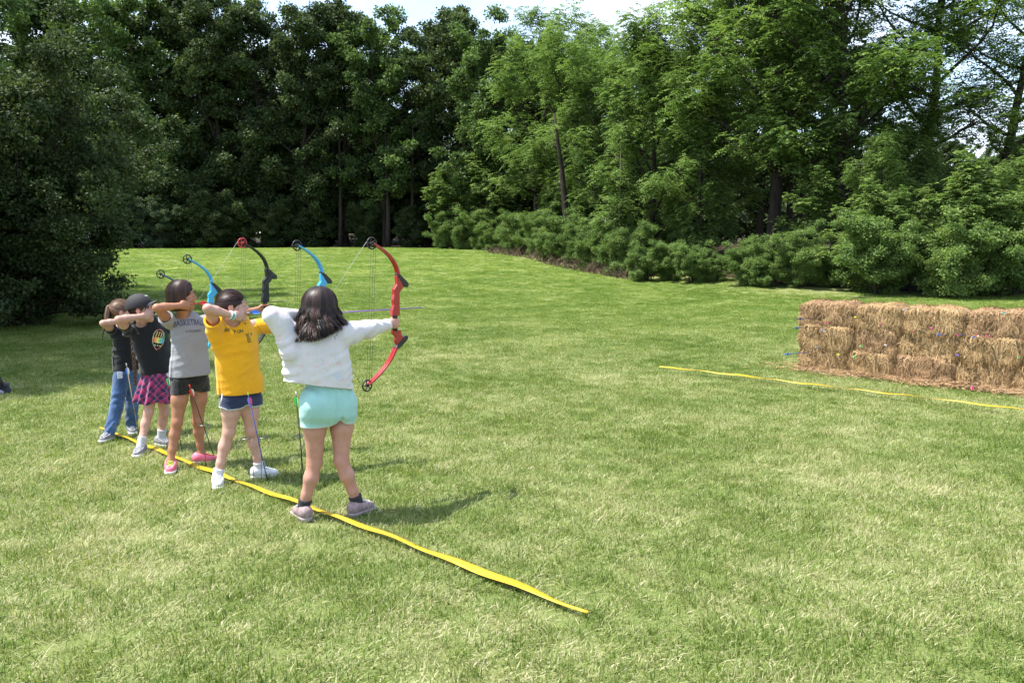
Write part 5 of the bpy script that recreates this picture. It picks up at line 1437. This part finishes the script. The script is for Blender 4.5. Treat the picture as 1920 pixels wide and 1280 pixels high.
V_BLUE, V_RED, V_GREEN, V_PINK, V_WHITE, V_YEL, V_PALE, V_VIO, V_TEAL, V_NAVY = vane('vane_blue', (.06, .22, .75)), vane('vane_red', (.80, .03, .02)), vane('vane_green', (.06, .75, .12)), vane('vane_pink', (.85, .07, .28)), vane('vane_white', (.72, .72, .72)), vane('vane_yellow', (.60, .70, .06)), vane('vane_pale_blue', (.30, .36, .55)), vane('vane_violet', (.28, .20, .65)), vane('vane_teal', (.15, .55, .50)), vane('vane_navy', (.02, .06, .22))
def held(p, nock_px, y, sh, va, nk, label, tip_px=None):
    fr = p['fr']; nock = fr.P(nock_px[0], nock_px[1], y)
    rest = p['grip'] + np.array([0.0, -.014 * p['q'] * 1.0, .074])
    if tip_px is not None:
        t = fr.P(tip_px[0], tip_px[1], rest[1] + (rest[1] - y) * .12); d = t - nock
    else: d = rest - nock
    Ld = min(.80, max(.62, np.linalg.norm(d) + (0 if tip_px is not None else .10)))
    arrow(fr.world(nock), fr.M.transposed() @ Vector(tuple(d)), sh, va, nk, label, 'arrows on the drawn bows', round(float(Ld) - .02, 3))
    return nock
n1 = held(P1, (598, 588), .10, A_PURP, V_VIO, V_WHITE, 'purple arrow on the red bow', (799, 576))
bow(P1, n1, 'red compound bow held by the archer with her back to us', RED, RED, PLAST)
n2 = held(P2, (465, 586), -.105, A_BLUE, V_BLUE, V_WHITE, 'arrow with blue vanes drawn by the archer in yellow', (643, 583))
bow(P2, n2, 'sky blue compound bow behind the head of the archer in white', BLUE, BLUE, PLAST)
n3 = held(P3, (368, 569), -.105, A_BLK, V_RED, V_RED, 'black arrow with red vanes drawn by the archer in grey', (537, 565))
bow(P3, n3, 'black compound bow with red wheels', BLACK, BLACK, RED_P)
n4 = held(P4, (293, 589), -.10, A_BLK, V_WHITE, V_WHITE, 'arrow drawn by the archer in the black cap')
bow(P4, n4, 'sky blue compound bow with yellow rest behind the archer in yellow', BLUE, BLUE, PLAST, pad=YEL)
n5 = held(P5, (258, 596), -.09, A_TEAL, V_YEL, V_WHITE, 'arrow drawn by the farthest archer')
bow(P5, n5, 'dark blue compound bow showing only one wheel behind the archer in grey', NAVY, NAVY, PLAST)

# ---------------------------------------------------------------- wire stands with spare arrows
WIRE = simple('grey_wire', rgb(.22, .22, .23), .35, metal=.9)
def stand(px, py, label, rings=1, h=.345):
    g = ground(px, py); r = empty('arrow_stand', g, RZ * .3); tag(r, label, 'stand', 'wire arrow stands')
    for k in range(rings):
        x = (k - (rings - 1) / 2) * .115
        m = MB(); m.tube([(x * .25 + .012 * k, 0, -.05), (x * .45 + .01 * k, 0, h * .6), (x + (-.034 if k else .034), 0, h)], .0026, 6); m.build('stake', WIRE, r, True)
        m = MB(); m.ring((x, 0, h), (0, .0, 1), .036, .0028, 28, 6); m.build('ring', WIRE, r, True)
    return r
def spare(top_px, bot_px, sh, va, nk, label, roll=0.0, vb=None, near=.02):
    b = ground(*bot_px); t = at_depth(top_px[0], top_px[1], b.y - near); d = b - t
    L = d.length
    arrow(t, d, sh, va, nk, label, 'spare arrows standing in the wire stands', round(min(.80, L + .02), 3), roll, vb)
stand(482, 910, 'twin ring wire stand before the legs of the archer in yellow', 2)
stand(386, 880, 'wire stand beside the knees of the archer in grey')
stand(566, 905, 'wire stand half hidden by the left leg of the nearest archer')
stand(252, 812, 'twin ring wire stand before the archer in jeans', 2, .33)
stand(335, 853, 'wire stand behind the legs of the archer in grey')
spare((465, 738), (503, 908), A_BLUE, V_VIO, V_YEL, 'blue arrow with blue and pink vanes leaning before the archer in yellow', .3, V_PINK, .12)
spare((356, 724), (405, 866), A_BLK, V_RED, V_RED, 'black arrow with red and white vanes leaning before the archer in grey', .5, V_WHITE, .30)
spare((555, 737), (570, 905), A_BLK, V_GREEN, V_WHITE, 'dark arrow with green vanes left of the mint shorts', 1.3)
spare((237, 683), (262, 826), A_TAN, V_BLUE, V_WHITE, 'tan arrow with blue vanes before the archer in jeans', .4, V_WHITE)
spare((314, 702), (343, 852), A_BLK, V_GREEN, V_WHITE, 'dark arrow with green vanes between the plaid skirt and dark shorts', .8, V_WHITE)

# ================================================================ yellow marking tapes
def tape_mat():
    t = NT('yellow_tape'); n = t.noise(6, 3); c = t.ramp(n, [(.3, rgb(.62, .36, .008)), (.7, rgb(.72, .47, .02))]); t.set(color=c, rough=.38, spec=.5)
    tr = t.new('ShaderNodeBsdfTranslucent'); t.link(c, tr.inputs[0]); mx = t.new('ShaderNodeMixShader'); mx.inputs[0].default_value = .18
    t.link(t.bsdf.outputs[0], mx.inputs[1]); t.link(tr.outputs[0], mx.inputs[2]); t.link(mx.outputs[0], t.out.inputs[0]); return t.m
TAPE = tape_mat()
def tape(pix, label, w, seed, z0=.034, wend=None):
    rnd = random.Random(seed); P = [ground(x, y, z0) for x, y in pix]; V = []; F = []; W = []
    pts = []
    for a, b in zip(P[:-1], P[1:]):
        n = max(2, int((b - a).length / .04)); pts += [a.lerp(b, i / n) for i in range(n)]
    pts.append(P[-1]); n = len(pts)
    for _ in range(900): pts = [pts[0]] + [(pts[i - 1] + pts[i] * 2 + pts[i + 1]) / 4 for i in range(1, n - 1)] + [pts[-1]]
    L = (pts[-1] - pts[0]).length
    for i, p in enumerate(pts):
        t = (pts[min(n - 1, i + 1)] - pts[max(0, i - 1)]).normalized(); s = Vector((t.y, -t.x, 0)); d = i * .04
        roll = .55 * math.sin(d * 1.9 + seed) + .75 * math.sin(d * .83 + 2 * seed) + .25 * math.sin(d * 5.1)
        roll = .13 * math.tanh(roll)
        if i > n - 26: roll *= (n - i) / 26
        o = s * math.cos(roll) + Vector((0, 0, 1)) * math.sin(roll)
        c = p + Vector((0, 0, .003 * math.sin(d * 2.3) + .008 * abs(math.sin(roll)) + .004 * math.sin(d * 13)))
        w_ = w if wend is None else w + (wend - w) * max(0, 1 - abs((n - 13 - i) / 20)); ww = w_ * (1 if i < n - 9 else .35 + .65 * (n - 1 - i) / 9); ww = ww * (1 if i > 8 else .5 + .5 * i / 8)
        for k in range(4): V.append(c + o * ww * (k / 3 - .5) + Vector((0, 0, .004 * math.sin(k * 1.5 + d * 7))))
    for i in range(n - 1):
        for k in range(3): F.append([i * 4 + k, i * 4 + k + 1, i * 4 + k + 5, i * 4 + k + 4])
    o = link_mesh('marking_tape', mesh_np('marking_tape', V, F, TAPE, True)); md = o.modifiers.new('thickness', 'SOLIDIFY'); md.thickness = .0012
    tag(o, label, 'tape'); return o
tape([(188, 801), (215, 811), (325, 854), (435, 899), (560, 942), (750, 1008), (960, 1088), (1103, 1147)], 'yellow tape marking the shooting line under the archers', .041, 1.3, wend=.062)
tape([(1236, 687), (1360, 699), (1500, 717), (1640, 734), (1780, 751), (1990, 776)], 'yellow tape lying on the grass in front of the hay bales', .046, 2.7, .072)

# ================================================================ hay bales
def straw_mat(name, cols):
    t = NT(name); tint = t.attr('tint'); n = t.noise(18, 4, .6, sc=(1, 1, .5))
    t.set(color=t.ramp(t.math('ADD', t.math('MULTIPLY', tint, .65), t.math('MULTIPLY', n, .35)), [(.18, rgb(*cols[0])), (.42, rgb(*cols[1])), (.62, rgb(*cols[2])), (.85, rgb(*cols[3]))]), rough=.8, spec=.25); return t.m
STRAW = [straw_mat('straw_gold', [(.10, .060, .026), (.30, .195, .092), (.45, .31, .155), (.62, .46, .26)]), straw_mat('straw_red', [(.09, .050, .024), (.26, .160, .080), (.39, .255, .135), (.55, .39, .235)])]
P0 = ground(1498, 694)
def wall_t(px, py, off=0.0):
    """coordinate along the bale wall (and height) seen at a pixel, on the plane `off` metres in front of the face"""
    o = Vector((0, 0, CAM_H)); d = ray(px, py); q = P0 - S_DIR * off
    k = (q - o).dot(S_DIR) / d.dot(S_DIR); p = o + d * k
    return (p - P0).dot(L_DIR), p.z, p
def bale_proto(seed, mat, L=.78, D=.46, Hh=.325, top=False):
    rg = np.random.default_rng(seed); n = 14; V = []; F = []
    idx = {}
    def vid(c):
        k = tuple(np.round(c, 4))
        if k not in idx: idx[k] = len(V); V.append(c)
        return idx[k]
    g = np.linspace(-1, 1, n)
    for ax in range(3):
        for s in (-1, 1):
            for i in range(n - 1):
                for j in range(n - 1):
                    q = []
                    for a, b in ((i, j), (i + 1, j), (i + 1, j + 1), (i, j + 1)):
                        c = [0, 0, 0]; c[ax] = s; c[(ax + 1) % 3] = g[a]; c[(ax + 2) % 3] = g[b]; q.append(vid(tuple(c)))
                    F.append(q if s > 0 else q[::-1])
    V = np.array(V, float); pw = 11.0; V = V / (np.abs(V) ** pw).sum(1, keepdims=True) ** (1 / pw) * (1.0)
    if top: V[:, 2] = np.where(V[:, 2] > 0, V[:, 2] * (1 - .22 * np.abs(V[:, 0]) ** 3.5), V[:, 2])
    P = V * np.array([L / 2, D / 2, Hh / 2]) * 1.015
    ph = rg.uniform(0, 6.28, 8)
    dsp = .010 * np.sin(P[:, 0] * 17 + ph[0] + 2 * np.sin(P[:, 2] * 15 + ph[1])) + .008 * np.sin(P[:, 2] * 31 + ph[2] + P[:, 0] * 9) + .006 * rg.normal(size=len(P))
    N = unit(V ** 5 * np.array([1, 1, 1])); P = P + N * dsp[:, None]
    base = mesh_np('compressed_straw', P, np.array(F), mat, True, {'tint': np.clip(.28 + .12 * rg.normal(size=len(P)), 0, 1)})
    # loose straw on every face
    nf = 7500; tri = np.array(F)[rg.integers(0, len(F), nf)]; w = rg.dirichlet([1, 1, 1, 1], nf)
    c = (P[tri] * w[..., None]).sum(1); nn = unit((N[tri] * w[..., None]).sum(1))
    dr = np.stack([rg.normal(0, .6, nf), rg.normal(0, .5, nf), -np.abs(rg.normal(.7, .45, nf))], 1)
    topf = nn[:, 2] > .6; dr[topf] = np.stack([rg.normal(0, .5, nf), rg.normal(-.6, .5, nf), rg.normal(0, .1, nf)], 1)[topf]
    dr = unit(dr - nn * (dr * nn).sum(1, keepdims=True) * .85); ln = rg.uniform(.02, .09, nf)[:, None]; ww = rg.uniform(.0025, .0065, nf)[:, None]
    side = unit(np.cross(dr, nn)); c = c + nn * rg.uniform(-.002, .016, nf)[:, None]
    m1 = c + dr * ln * .5 + nn * rg.uniform(0, .012, nf)[:, None]; e = c + dr * ln + nn * rg.uniform(-.006, .014, nf)[:, None]; e[:, 2] -= .1 * ln[:, 0]
    v = np.stack([c - side * ww / 2, c + side * ww / 2, m1 - side * ww / 2, m1 + side * ww / 2, e - side * ww / 4, e + side * ww / 4], 1).reshape(-1, 3)
    b = np.arange(nf)[:, None] * 6; f = np.concatenate([b + np.array([0, 1, 3, 2]), b + np.array([2, 3, 5, 4])])
    ti = np.clip(rg.normal(.52, .22, nf) + .10 * np.sin(c[:, 0] * 14 + ph[5]), 0, 1)
    loose = mesh_np('loose_straw', v, f, mat, False, {'tint': np.repeat(ti, 6)})
    return base, loose
BP = {'mid': [bale_proto(61, STRAW[0]), bale_proto(62, STRAW[0]), bale_proto(65, STRAW[1])], 'top': [bale_proto(63, STRAW[0], top=True), bale_proto(64, STRAW[1], top=True), bale_proto(66, STRAW[0], top=True)]}
rowb = {0: ([1497, 1590, 1676, 1790, 1905, 2030], 672), 1: ([1499, 1600, 1685, 1800, 1925, 2050], 632), 2: ([1498, 1606, 1694, 1812, 1945, 2075], 590)}
rn = ['bottom', 'middle', 'top']; cn = ['left end', 'second stack from the left', 'third stack', 'fourth stack', 'right edge']
rnd = random.Random(9)
for r_, (bd, py) in rowb.items():
    ts = [wall_t(b, py)[0] for b in bd]
    for i, (a, b) in enumerate(zip(ts[:-1], ts[1:])):
        k = 'top' if r_ == 2 else 'mid'; pr = BP[k][[1, 0, 2, 1, 0][i] if r_ == 2 else [0, 1, 2, 0, 1][(i + r_) % 5]]
        dep = .23 + rnd.uniform(-.02, .03); c = P0 + L_DIR * ((a + b) / 2) + S_DIR * dep
        rt = empty('hay_bale', (c.x, c.y, .155 + .302 * r_), math.atan2(L_DIR.y, L_DIR.x) + rnd.uniform(-.03, .03)); rt.scale = ((b - a) / .78 * 1.0, 1, 1.0)
        lb = '%s bale at the %s of the hay wall' % (rn[r_], cn[i]) if i in (0, 4) else '%s bale in the %s of the hay wall' % (rn[r_], cn[i])
        if r_ == 2: lb = ['reddish ', 'golden ', 'golden ', 'reddish ', 'golden '][i] + lb
        tag(rt, lb, 'hay bale', 'hay bales stacked as a target wall'); link_mesh('compressed_straw', pr[0], rt); link_mesh('loose_straw', pr[1], rt)
def litter():
    rg = np.random.default_rng(8); n = 9000
    t = rg.uniform(-.55, 4.6, n); d = np.abs(rg.normal(0, .12, n)) * (1 + .6 * np.sin(t * 3) ** 2) - .02; d = np.where(t < 0, rg.normal(-.1, .25, n), d)
    c = np.array(P0)[None] + t[:, None] * np.array(L_DIR) - d[:, None] * np.array(S_DIR); keep = (t > 0) | (rg.random(n) < .35 * np.exp(t * 2.5)); c = c[keep]; n = len(c)
    c[:, 2] = rg.uniform(.012, .055, n) * np.exp(-np.abs(d[keep]) * 1.5) + .02
    a = rg.uniform(0, 6.28, n); dr = np.stack([np.cos(a), np.sin(a), rg.normal(0, .12, n)], 1); ln = rg.uniform(.04, .13, n)[:, None]; w = rg.uniform(.002, .0045, n)[:, None]
    s = np.stack([-np.sin(a), np.cos(a), rg.normal(0, .3, n)], 1)
    v = np.stack([c - s * w, c + s * w, c + dr * ln + s * w * .5, c + dr * ln - s * w * .5], 1).reshape(-1, 3)
    o = link_mesh('straw_litter', mesh_np('straw_litter', v, np.arange(n * 4).reshape(n, 4), STRAW[1], False, {'tint': np.repeat(np.clip(rg.normal(.6, .2, n), 0, 1), 4)}))
    tag(o, 'loose straw scattered along the foot of the hay wall', 'straw', kind='stuff')
litter()
NV = [(1495, 598, V_NAVY, A_BLK, 'navy', 'sticking out past the left end of the hay wall, upper'), (1490, 615, V_NAVY, A_BLK, 'navy', 'sticking out past the left end of the hay wall, below the upper one'), (1471, 664, V_BLUE, A_BLUE, 'blue', 'sticking far out past the left end of the hay wall near the ground'),
      (1547, 605, V_PINK, A_MAROON, 'pink', 'in the left top bale'), (1545, 600, V_YEL, A_TAN, 'yellow', 'in the left top bale beside the pink one'), (1540, 620, V_PALE, A_BLK, 'pale blue', 'in the left middle bale, just below the reddish bale'),
      (1602, 595, V_YEL, A_TAN, 'yellow green', 'between the first two top bales'), (1649, 608, V_PINK, A_TAN, 'pink', 'in the second top bale'), (1529, 651, V_PALE, A_TAN, 'pale blue', 'low in the left middle bale'),
      (1568, 665, V_YEL, A_TAN, 'yellow', 'in the left bottom bale'), (1600, 669, V_GREEN, A_MAROON, 'pale green', 'with maroon shaft in the second bottom bale'), (1612, 649, V_GREEN, A_MAROON, 'pale green', 'with maroon shaft in the second middle bale'),
      (1659, 647, V_WHITE, A_BLK, 'white', 'right of the maroon shaft in the second middle bale'), (1694, 581, V_WHITE, A_BLK, 'white', 'with dark shaft high in the third top bale'), (1710, 622, V_RED, A_BLK, 'red', 'at the left of the third middle bale'),
      (1745, 615, V_PINK, A_TAN, 'bright pink', 'above the blue one in the third stack'), (1757, 627, V_BLUE, A_BLUE, 'blue', 'with blue shaft in the third middle bale'), (1795, 628, V_PINK, A_BLUE, 'pink', 'at the seam of the third and fourth stacks'),
      (1824, 632, V_BLUE, A_BLK, 'blue', 'beside a red one in the fourth stack'), (1829, 629, V_RED, A_BLK, 'red', 'beside a blue one in the fourth stack'), (1848, 631, V_PINK, A_BLK, 'pink', 'right of the red and blue pair in the fourth stack'),
      (1792, 666, V_VIO, A_BLK, 'dark violet', 'at the top of the third bottom bale'), (1909, 670, V_GREEN, A_TAN, 'green', 'low near the right edge of the photo'), (1880, 587, V_TEAL, A_TAN, 'teal', 'in the fourth top bale near its top')]
rnd = random.Random(4)
for px, py, va, sh, cn_, where in NV:
    out = {1495: .50, 1490: .52, 1471: .60, 1600: .50, 1612: .50, 1694: .5, 1710: .42, 1757: .48}.get(px, rnd.uniform(.16, .34))
    t, z, pt = wall_t(px, py, out); d = S_DIR + L_DIR * rnd.uniform(-.05, .06) + Vector((0, 0, rnd.uniform(-.10, .0)))
    if px in (1495, 1490, 1471): d = S_DIR + L_DIR * .22 + Vector((0, 0, -.03))
    lab = ('arrow with %s vanes %s' % (cn_, where)); arrow(pt, d, sh, va, V_WHITE if cn_ == 'pale green' else va, ' '.join(lab.split()[:16]), 'arrows stuck in the hay wall', .74, rnd.uniform(0, 2))
g0 = ground(1822, 731, .03); arrow(g0, Vector((.35, .55, .22)), A_BLK, V_PINK, V_PINK, 'dark arrow lying in the grass against the foot of the hay wall', 'arrows stuck in the hay wall', .74)

# ================================================================ bag at the left edge
bg = ground(-14, 741); bag = empty('bag', bg, .25); tag(bag, 'dark bag with a curved black handle cut by the left edge of the photo', 'bag')
f = Field((-.26, -.17, -.02), (.26, .17, .24), .006); f.cone((-.13, 0, .085), (.10, 0, .080), .085, .078, .02, ((0, 1, 0), .9)); f.cone((.08, 0, .05), (.15, 0, .04), .05, .04, .04)
f.displace(lambda X: .006 * np.sin(X[:, 0] * 40 + 3 * np.sin(X[:, 2] * 30)) + .004 * np.sin(X[:, 2] * 70 + X[:, 0] * 20)); f.plane_cut((0, 0, .004), (0, 0, -1)); v, fc = f.mesh()
link_mesh('pouch', mesh_np('pouch', v, fc, cloth_mat('dark_nylon', rgb(.022, .022, .032), rough=.5), True), bag)
m = MB(); m.tube([(.125, -.05, .10), (.10, -.05, .19), (.055, -.05, .28), (-.02, -.05, .335), (-.10, -.05, .31), (-.16, -.05, .20), (-.17, -.05, .10)], .019, 10, flat=((0, 1, 0), 1.6)); m.build('handle', PLAST, bag, True)
f = Field((-.2, -.24, -.02), (.2, 0, .12), .006); f.ell((.02, -.11, .045), (.13, .06, .045), None, 0); v, fc = f.mesh(); link_mesh('front_pocket', mesh_np('front_pocket', v, fc, cloth_mat('grey_nylon', rgb(.22, .22, .27), rough=.5), True), bag)

# ================================================================ grass: blade tufts spread over the lawn with geometry nodes
def build_grass():
    rg = np.random.default_rng(2024); NVAR = 7; V = []; F = []; A = {'var': [], 'tint': []}; base = 0
    for k in range(NVAR):
        nb = 84
        r = .105 * rg.random(nb) ** .55; a = rg.uniform(0, 6.28, nb)
        root = np.stack([r * np.cos(a), r * np.sin(a), np.full(nb, -.008)], 1)
        lay = rg.random(nb) < .45
        h = np.where(lay, rg.uniform(.012, .035, nb), rg.uniform(.026, .060, nb)) * rg.uniform(.8, 1.15) * np.where(rg.random(nb) < .03, 1.7, 1.0)
        lean = np.where(lay, rg.uniform(.03, .075, nb), rg.uniform(.006, .038, nb)); la = rg.normal(rg.uniform(0, 6.28), 1.3, nb)
        d = np.stack([np.cos(la), np.sin(la), np.zeros(nb)], 1); s = np.stack([-np.sin(la + .5), np.cos(la + .5), np.zeros(nb)], 1)
        w = rg.uniform(.0011, .0026, nb)
        up_ = np.array([0, 0, 1.0])
        m = root + d * (lean * .38)[:, None] + up_ * (h * .62)[:, None]; t = root + d * lean[:, None] + up_ * h[:, None]
        W = w[:, None]
        v = np.stack([root - s * W, root + s * W, m - s * W * .85, m + s * W * .85, t], 1).reshape(-1, 3)
        tint = np.where(lay, rg.uniform(.45, 1.0, nb), rg.uniform(0, .62, nb))
        V.append(v); b = np.arange(nb)[:, None] * 5 + base
        F += [list(map(int, q)) for q in np.concatenate([b + np.array([0, 1, 3, 2])])] + [list(map(int, q)) for q in (b + np.array([2, 3, 4]))]
        A['var'].append(np.full(nb * 5, k)); A['tint'].append(np.repeat(tint, 5)); base += nb * 5
    t = NT('grass_blade'); wp = t.worldpos(); tint = t.attr('tint')
    big = t.noise(.55, 5, .6, wp); mid = t.noise(3.5, 6, .65, wp); sm = t.noise(22, 3, .6, wp)
    fld = t.math('ADD', t.math('MULTIPLY', big, .45), t.math('ADD', t.math('MULTIPLY', mid, .35), t.math('MULTIPLY', sm, .20)))
    sxyz = t.new('ShaderNodeSeparateXYZ'); t.link(wp, sxyz.inputs[0])
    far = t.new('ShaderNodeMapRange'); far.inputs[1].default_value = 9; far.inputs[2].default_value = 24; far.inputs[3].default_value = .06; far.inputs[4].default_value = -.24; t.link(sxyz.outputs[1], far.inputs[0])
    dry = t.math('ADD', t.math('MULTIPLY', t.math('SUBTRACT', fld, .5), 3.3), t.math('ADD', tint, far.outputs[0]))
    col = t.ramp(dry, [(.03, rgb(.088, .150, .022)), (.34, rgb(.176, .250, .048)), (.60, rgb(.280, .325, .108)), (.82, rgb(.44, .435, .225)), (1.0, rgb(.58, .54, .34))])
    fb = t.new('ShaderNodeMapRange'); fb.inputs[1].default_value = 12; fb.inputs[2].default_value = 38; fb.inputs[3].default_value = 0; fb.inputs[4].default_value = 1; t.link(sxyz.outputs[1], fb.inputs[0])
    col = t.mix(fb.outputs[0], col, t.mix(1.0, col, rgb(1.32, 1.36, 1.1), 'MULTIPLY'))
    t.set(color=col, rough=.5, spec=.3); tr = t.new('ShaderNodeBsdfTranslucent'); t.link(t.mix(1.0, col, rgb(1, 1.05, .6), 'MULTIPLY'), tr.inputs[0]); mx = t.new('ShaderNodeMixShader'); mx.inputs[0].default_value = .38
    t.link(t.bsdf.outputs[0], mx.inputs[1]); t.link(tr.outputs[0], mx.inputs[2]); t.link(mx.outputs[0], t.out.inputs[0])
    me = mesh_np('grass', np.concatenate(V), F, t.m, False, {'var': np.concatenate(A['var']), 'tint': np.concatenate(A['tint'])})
    o = link_mesh('grass', me); tag(o, 'mown grass of the lawn, green with pale dry patches', 'grass', kind='stuff')
    ng = bpy.data.node_groups.new('spread_tufts', 'GeometryNodeTree'); N, L = ng.nodes, ng.links
    ng.interface.new_socket('Geometry', in_out='INPUT', socket_type='NodeSocketGeometry'); ng.interface.new_socket('Geometry', in_out='OUTPUT', socket_type='NodeSocketGeometry')
    gi, go = N.new('NodeGroupInput'), N.new('NodeGroupOutput')
    oi = N.new('GeometryNodeObjectInfo'); oi.inputs['Object'].default_value = lawn; oi.transform_space = 'RELATIVE'
    dp = N.new('GeometryNodeDistributePointsOnFaces'); dp.distribute_method = 'RANDOM'
    na = N.new('GeometryNodeInputNamedAttribute'); na.data_type = 'FLOAT'; na.inputs['Name'].default_value = 'dens'
    L.new(oi.outputs['Geometry'], dp.inputs['Mesh']); L.new(na.outputs['Attribute'], dp.inputs['Density'])
    gj = N.new('GeometryNodeJoinGeometry')
    va = N.new('GeometryNodeInputNamedAttribute'); va.data_type = 'FLOAT'; va.inputs['Name'].default_value = 'var'
    for k in range(NVAR):
        cp = N.new('FunctionNodeCompare'); cp.data_type = 'FLOAT'; cp.operation = 'EQUAL'; cp.inputs[1].default_value = float(k); cp.inputs['Epsilon'].default_value = .1
        L.new(va.outputs['Attribute'], cp.inputs[0])
        sp = N.new('GeometryNodeSeparateGeometry'); L.new(gi.outputs[0], sp.inputs[0]); L.new(cp.outputs[0], sp.inputs[1])
        ti = N.new('GeometryNodeGeometryToInstance'); L.new(sp.outputs[0], ti.inputs[0]); L.new(ti.outputs[0], gj.inputs[0])
    ip = N.new('GeometryNodeInstanceOnPoints'); ip.inputs['Pick Instance'].default_value = True
    L.new(dp.outputs['Points'], ip.inputs['Points']); L.new(gj.outputs[0], ip.inputs['Instance'])
    ri = N.new('FunctionNodeRandomValue'); ri.data_type = 'INT'; ri.inputs[4].default_value = 0; ri.inputs[5].default_value = NVAR - 1; L.new(ri.outputs[2], ip.inputs['Instance Index'])
    rr = N.new('FunctionNodeRandomValue'); rr.data_type = 'FLOAT_VECTOR'; rr.inputs[0].default_value = (-.08, -.08, 0); rr.inputs[1].default_value = (.08, .08, 6.283); L.new(rr.outputs[0], ip.inputs['Rotation'])
    # taller tufts here and there; wider ones far away where fewer stand
    po = N.new('GeometryNodeInputPosition'); sx = N.new('ShaderNodeSeparateXYZ'); L.new(po.outputs[0], sx.inputs[0])
    mr = N.new('ShaderNodeMapRange'); mr.inputs[1].default_value = 7; mr.inputs[2].default_value = 45; mr.inputs[3].default_value = 1.0; mr.inputs[4].default_value = 1.9; L.new(sx.outputs[1], mr.inputs[0])
    rs = N.new('FunctionNodeRandomValue'); rs.data_type = 'FLOAT'; rs.inputs[2].default_value = .65; rs.inputs[3].default_value = 1.25
    mu = N.new('ShaderNodeMath'); mu.operation = 'MULTIPLY'; L.new(mr.outputs[0], mu.inputs[0]); L.new(rs.outputs[1], mu.inputs[1])
    nz = N.new('ShaderNodeTexNoise'); nz.inputs['Scale'].default_value = 2.2; L.new(po.outputs[0], nz.inputs['Vector'])
    mz = N.new('ShaderNodeMapRange'); mz.inputs[1].default_value = .35; mz.inputs[2].default_value = .75; mz.inputs[3].default_value = .62; mz.inputs[4].default_value = 1.15; L.new(nz.outputs[0], mz.inputs[0])
    m2 = N.new('ShaderNodeMath'); m2.operation = 'MULTIPLY'; L.new(rs.outputs[1], m2.inputs[0]); L.new(mz.outputs[0], m2.inputs[1])
    cx = N.new('ShaderNodeCombineXYZ'); L.new(mu.outputs[0], cx.inputs[0]); L.new(mu.outputs[0], cx.inputs[1]); L.new(m2.outputs[0], cx.inputs[2]); L.new(cx.outputs[0], ip.inputs['Scale'])
    L.new(ip.outputs[0], go.inputs[0])
    md = o.modifiers.new('spread_tufts', 'NODES'); md.node_group = ng
build_grass()
